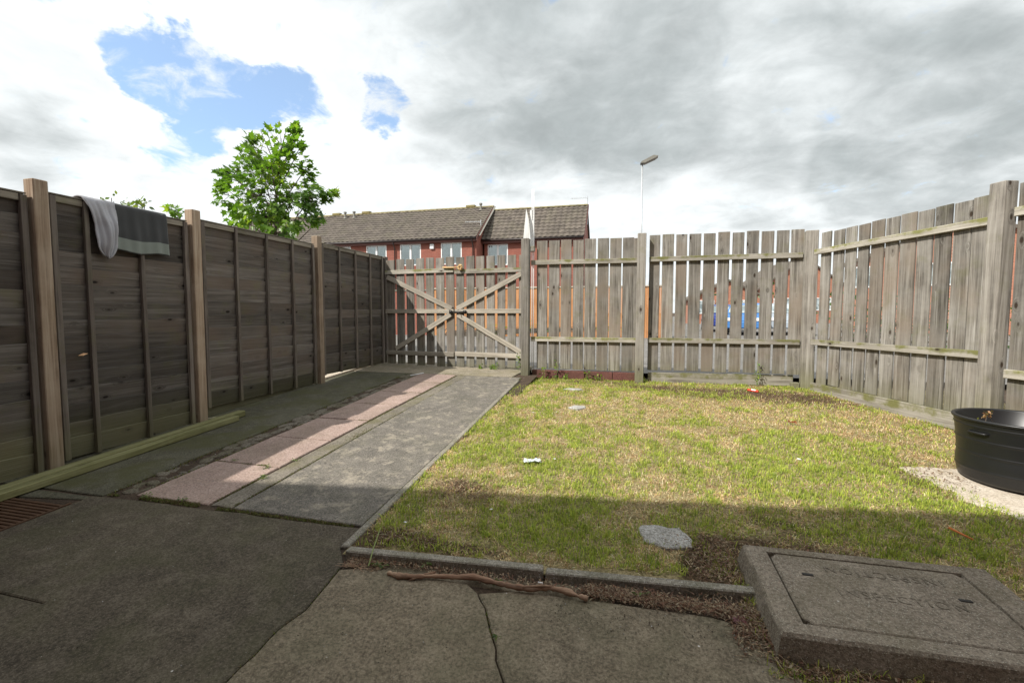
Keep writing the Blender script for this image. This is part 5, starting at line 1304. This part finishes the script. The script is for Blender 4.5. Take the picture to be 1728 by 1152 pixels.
M['rust'] = plain('rust_leaf', (0.25, 0.085, 0.03), .8)
M['pinkp'] = plain('dark_pink_wrapper', (0.16, 0.055, 0.06), .5, var=.3, scale=30)
lz = lambda p, dz=0: (p.x, p.y, lawn_z(p.x, p.y) + dz)
crumple('plastic_bag', 'crumpled pale blue-white plastic scrap on the sunny lawn', 'litter', lz(at_ground(898, 782), .018), .135, .10, .03, M['plastic'], 3.0, .25)
tag(MB.build((lambda b: (b.tube([Vector(lz(at_ground(1601, 899), .035)), Vector(lz(at_ground(1642, 917), .026))], [.0065, .005], 8), b)[1])(MB()), 'orange_stick', M['orangep'], smooth=True), 'orange stick lying in the shaded grass behind the inspection cover', 'stick')
p0 = Vector(lz(at_ground(1262, 655), .035)); p1 = Vector(lz(at_ground(1280, 658), .03)); b = MB(); b.tube([p0, p1], .014, 8); b.tube([p0.lerp(p1, .35) + Vector((0, 0, .006)), p0.lerp(p1, .75) + Vector((0, 0, .006))], .0125, 8, 1); tag(b.build('red_lighter', [M['redp'], M['white']]), 'small bright red plastic tube on the bare soil by the back fence', 'litter')
b = MB(); pa_ = at_ground(692, 634); pb_ = at_ground(712, 630); 
st = MB(); st.add([(pa_.x, pa_.y, pa_.z + .008), (pa_.x + .03, pa_.y - .04, pa_.z + .008), (pb_.x + .05, pb_.y - .02, pb_.z + .008), (pb_.x, pb_.y + .03, pb_.z + .01), (pa_.x, pa_.y, pa_.z + .011), (pa_.x + .03, pa_.y - .04, pa_.z + .013), (pb_.x + .05, pb_.y - .02, pb_.z + .013), (pb_.x, pb_.y + .03, pb_.z + .013)],
       [(0, 3, 2, 1), (4, 5, 6, 7), (0, 1, 5, 4), (1, 2, 6, 5), (2, 3, 7, 6), (3, 0, 4, 7)]); tag(st.build('white_strip', M['white']), 'short white plastic strip on the paving near the gate', 'litter')
crumple('dead_leaf', 'single curled rust-brown leaf on the dry lawn', 'leaf', lz(at_ground(1337, 718), .022), .03, .07, .05, M['rust'], 5.0, 1.2, False)
pw = at_ground(1246, 1050); crumple('wrapper', 'dull pink crumpled wrapper at the corner of the inspection plinth', 'litter', (pw.x, pw.y, pw.z + .004), .055, .045, .02, M['pinkp'], 8.0, .3)
pbt = gp(908, 994, .034); b = MB(); b.tube([pbt, pbt + Vector((.022, -.002, .001))], .004, 8); tag(b.build('cigarette_end', M['white'], smooth=True), 'white cigarette end beside the fallen branch', 'litter')
# fluff and paper scraps on the lawn
for i, (px, py, s, where) in enumerate(((900, 698, .02, 'white scrap on the lawn left of the small grey stone'), (939, 697, .018, 'white scrap on the lawn just before the small grey stone'), (936, 778, .022, 'tiny white scrap right of the pale plastic scrap'), (684, 886, .02, 'white scrap in the shaded lawn corner by the side kerb'), (829, 864, .02, 'white scrap in the shaded lawn above the branch'), (1348, 779, .03, 'white twig-like scrap on the right part of the sunny lawn'))):
    p = at_ground(px, py); crumple('paper_scrap', where, 'litter', lz(p, .022), s * 1.0, s * .7, s * .3, M['white'], i * 2.3, i, False)

# uprooted weed with dry roots at the kerb end
wd = gp(600, 958); wroot = empty('uprooted_weed', tuple(wd), 'uprooted weed with pale dry roots at the end of the front kerb', 'weed')
mb = MB(); rnd = random.Random(4)
for k in range(26):
    a = rnd.uniform(0, 6.28); L = rnd.uniform(.03, .10); p = wd + Vector((rnd.uniform(-.04, .04), rnd.uniform(-.015, .015), .01)); pts = [p]
    for s in range(4): a += rnd.uniform(-.7, .7); p = p + Vector((math.cos(a) * L / 4, math.sin(a) * L / 6, rnd.uniform(-.003, .004))); pts.append(p.copy())
    mb.tube(pts, [.0018, .0016, .0013, .001, .0007], 4, cap=False)
M['root'] = plain('dry_root', (0.42, 0.29, 0.19), .9, var=.2, scale=50); mb.build('roots', M['root'], wroot)
mb = MB(); mb.tube([gp(622, 958, .012), gp(630, 942, .05), gp(640, 925, .09), gp(643, 918, .10)], [.003, .003, .0025, .001], 5); M['stalk'] = plain('green_stalk', (0.25, 0.32, 0.10), .6); mb.build('stalk', M['stalk'], wroot)

# small weeds in the joints
def weed(label, px, py, s, n, seed, onlawn=False, sc=1.0, tall=0.0):
    p = gp(px, py) if not isinstance(px, Vector) else px
    root = empty('weed', tuple(p), label, 'weed', 'small weeds in the joints')
    rs_ = np.random.RandomState(seed); pts = []; dr = []; mb = MB()
    for k in range(n):
        a = rs_.uniform(0, 6.28); q = p + Vector((math.cos(a) * s * rs_.rand(), math.sin(a) * s * .6 * rs_.rand(), .008 + rs_.rand() * (s * .5 + tall))); pts.append(q); dr.append((math.cos(a), math.sin(a), .4))
        if k % 2 == 0: mb.tube([p, p.lerp(q, .6) + Vector((0, 0, .005)), q], .0012, 4, cap=False)
    mb.build('stem', M['stalk'], root); crown('foliage', pts, dr, .018 * sc, M['leaf3'], root, seed, OV)
for i, (px, py, s, n, lab) in enumerate(((443, 808, .05, 22, 'small bright green weed on the nearest pink slab joint'), (307, 845, .04, 16, 'weed in the joint at the front edge of the first pink slab'), (248, 840, .05, 18, 'weed in the joint at the front left corner of the pink slabs'),
        (452, 790, .05, 18, 'weeds in the joint between the first two pink slabs, right end'), (500, 778, .04, 14, 'tiny weeds along the narrow strip by the second pink slab'), (397, 778, .03, 12, 'reddish weed in the middle of the first pink joint'), (640, 958, .04, 18, 'small green weed in front of the kerb by the roots'), (718, 955, .035, 18, 'weed growing over the front kerb'),
        (840, 985, .03, 12, 'small weed between branch and kerb'), (1080, 1005, .03, 10, 'weed in the debris before the right kerb stone'), (1212, 1000, .03, 10, 'weed beside the inspection plinth'), (838, 1078, .012, 8, 'little moss tuft in the patio crack'))):
    weed(lab, px, py, s, n, 100 + i)
vw = empty('climbing_weed', (-1.2, 7.15, .33), 'leafy weed climbing the foot of the first fence bay', 'weed')
rs5 = np.random.RandomState(2); mb = MB(); pts = []; dr = []
for x, top in ((-1.10, .62), (-1.30, .50), (-.62, .46), (-.95, .42), (-.45, .43)):
    mb.tube([(x, 7.18, .33), (x + .02, 7.17, (top + .33) / 2), (x, 7.19, top)], .003, 4)
    for k in range(26): t = rs5.rand(); pts.append(Vector((x + rs5.normal() * .025, 7.17 + rs5.normal() * .015, .33 + (top - .30) * t))); dr.append(tuple(rs5.normal(size=3)))
mb.build('stem', M['stalk'], vw); crown('foliage', pts, dr, .045, M['leaf'], vw, 3, OV)
vw = empty('climbing_weed', (1.65, 7.12, .36), 'thin weed climbing the gravel board near the corner post', 'weed')
mb = MB(); pts = []; dr = []
x = at_y(1278, 620, 7.2).x; mb.tube([(x, 7.16, .36), (x + .01, 7.16, .5), (x - .01, 7.17, .70)], .003, 4)
for k in range(40): t = rs5.rand(); pts.append(Vector((x + rs5.normal() * .02, 7.16 + rs5.normal() * .01, .38 + .3 * t))); dr.append(tuple(rs5.normal(size=3)))
mb.build('stem', M['stalk'], vw); crown('foliage', pts, dr, .035, M['leaf'], vw, 3, OV)
vw = empty('climbing_weed', (-1.75, 7.35, .43), 'weeds at the foot of the right gate leaf', 'weed')
mb = MB(); pts = []; dr = []
for px, w_, hh in ((837, .05, .10), (876, .06, .30), (812, .03, .08), (830, .03, .07)):
    p = ga + gt * g_s(px) + gn * .05; mb.tube([(p.x, p.y, .42), (p.x, p.y, .44 + hh * .8)], .003, 4)
    for k in range(34): t = rs5.rand(); pts.append(Vector((p.x + rs5.normal() * w_ * .5, p.y + rs5.normal() * .02, .43 + hh * t))); dr.append(tuple(rs5.normal(size=3)))
mb.build('stem', M['stalk'], vw); crown('foliage', pts, dr, .04, M['leaf'], vw, 6, OV)

# moss and grit in joints: short blades along the joint lines
jl = []
def line(ax, ay, bx, by, n, w=.008):
    t = rs5.rand(n); nn = fbm(ax + (bx - ax) * t + 30, ay + (by - ay) * t, 3.0, 77)
    m = nn > .46; x = ax + (bx - ax) * t + rs5.normal(size=n) * w; y = ay + (by - ay) * t + rs5.normal(size=n) * w; jl.append(np.stack([x[m], y[m]], -1))
line(-3.5, 2.35, -1.52, 2.345, 2200, .007)
for k in range(8): line(-3.28, 2.37 + .65 * k, -2.68, 2.37 + .65 * k, 1100, .010)
line(-2.48, 2.4, -2.49, 6.85, 2600, .006); line(-2.665, 2.4, -2.665, 6.85, 2200, .006); line(-3.305, 2.4, -3.31, 6.85, 2600, .012); line(-3.53, 2.35, -3.53, 6.8, 1800, .02)
line(-1.52, 2.35, -1.60, 6.85, 1800, .006); line(-3.4, 6.92, -1.65, 6.90, 800, .01)
for q in (c1, c2):
    for i in range(0, len(q) - 2, 1):
        if q[i].y > .9: line(q[i].x, q[i].y, q[i + 1].x, q[i + 1].y, 22, .004)
bl = np.stack([np.random.RandomState(1).normal(-2.50, .05, 1500), np.random.RandomState(2).normal(3.93, .11, 1500)], -1); jl.append(bl)
J = np.concatenate(jl); n = len(J); r6 = np.random.RandomState(6)
cm = np.array([[.13, .15, .04]]) * (.6 + .9 * r6.rand(n, 1)); cm[r6.rand(n) < .35] = (.20, .15, .08)
o = blades('joint_moss', J[:, 0], J[:, 1], SLOPE * J[:, 1] - .006, .006 + .012 * r6.rand(n), .004 + .003 * r6.rand(n), np.abs(r6.normal(.6, .5, n)).clip(0, 1.5), r6.rand(n) * 6.28, cm.astype(np.float32)); tag(o, 'moss and fine grass growing in the paving joints', 'moss', kind='stuff')

# dry debris: straw, twigs and leaf bits before the kerb and on bare soil
def debris(name, label, regions, seed, n, lawnz=True):
    rs_ = np.random.RandomState(seed); P_ = []
    for (cx_, cy_, rx_, ry_, fr) in regions:
        m = int(n * fr); P_.append(np.stack([cx_ + rs_.uniform(-1, 1, m) * rx_, cy_ + rs_.normal(size=m) * ry_], -1))
    P_ = np.concatenate(P_); m = len(P_); x, y = P_[:, 0], P_[:, 1]
    z = (lawn_z(x, y) if lawnz else SLOPE * y) + (.012 if lawnz else .003) + rs_.rand(m) * .012
    pal = np.array([[.34, .22, .13], [.20, .11, .065], [.50, .40, .26], [.12, .07, .045], [.28, .15, .10], [.40, .32, .22]]); cc = pal[rs_.randint(0, len(pal), m)] * (.6 + .6 * rs_.rand(m, 1))
    L = np.where(rs_.rand(m) < .3, .02 + .045 * rs_.rand(m), .006 + .014 * rs_.rand(m)); wd_ = np.where(L < .02, .004 + .006 * rs_.rand(m), .0018 + .001 * rs_.rand(m))
    o = blades(name, x, y, z, L, wd_, rs_.uniform(1.2, 1.57, m), rs_.rand(m) * 6.28, cc.astype(np.float32)); tag(o, label, 'debris', kind='stuff')
debris('kerb_debris', 'dry twigs, straw and leaf litter along the front kerb', [(0.18, 2.065, .36, .022, .45), (-.55, 2.05, .8, .018, .18), (-1.28, 2.02, .10, .02, .08), (.50, 1.98, .07, .07, .14), (1.1, 1.78, .55, .03, .15)], 5, 8500, False)
debris('soil_litter', 'brown leaf litter and woody bits on the bare patches of the lawn', [(1.5, 6.5, .95, .28, .38), (.3, 6.8, .6, .14, .12), (.75, 2.6, .55, .06, .1), (.42, 2.4, .12, .12, .08), (-1.1, 2.9, .25, .12, .08), (-1.2, 2.28, .2, .05, .06), (-.6, 7.0, .7, .1, .1), (2.1, 3.9, .2, .15, .06)], 6, 12000, True)
# grit on the concrete
gm = MB(); r7 = random.Random(9)
for k in range(420):
    x = r7.uniform(-3.3, .9); y = r7.uniform(.9, 2.3 if x < -1.45 else 1.95); s = r7.uniform(.0015, .0045)
    if r7.random() < .35: x = r7.uniform(-.3, .55); y = r7.gauss(1.9, .06)
    z = SLOPE * y + .006; a = r7.random() * 3
    gm.add([(x + s * math.cos(a), y + s * math.sin(a), z), (x + s * math.cos(a + 2.1), y + s * math.sin(a + 2.1), z), (x + s * math.cos(a + 4.2), y + s * math.sin(a + 4.2), z), (x, y, z + s * 1.2)], [(0, 1, 3), (1, 2, 3), (2, 0, 3)], k % 3)
tag(gm.build('grit', [M['stone'], M['soil'], M['rubble']]), 'scattered grit and crumbs on the concrete', 'grit', kind='stuff')
print('objects', len(bpy.data.objects))
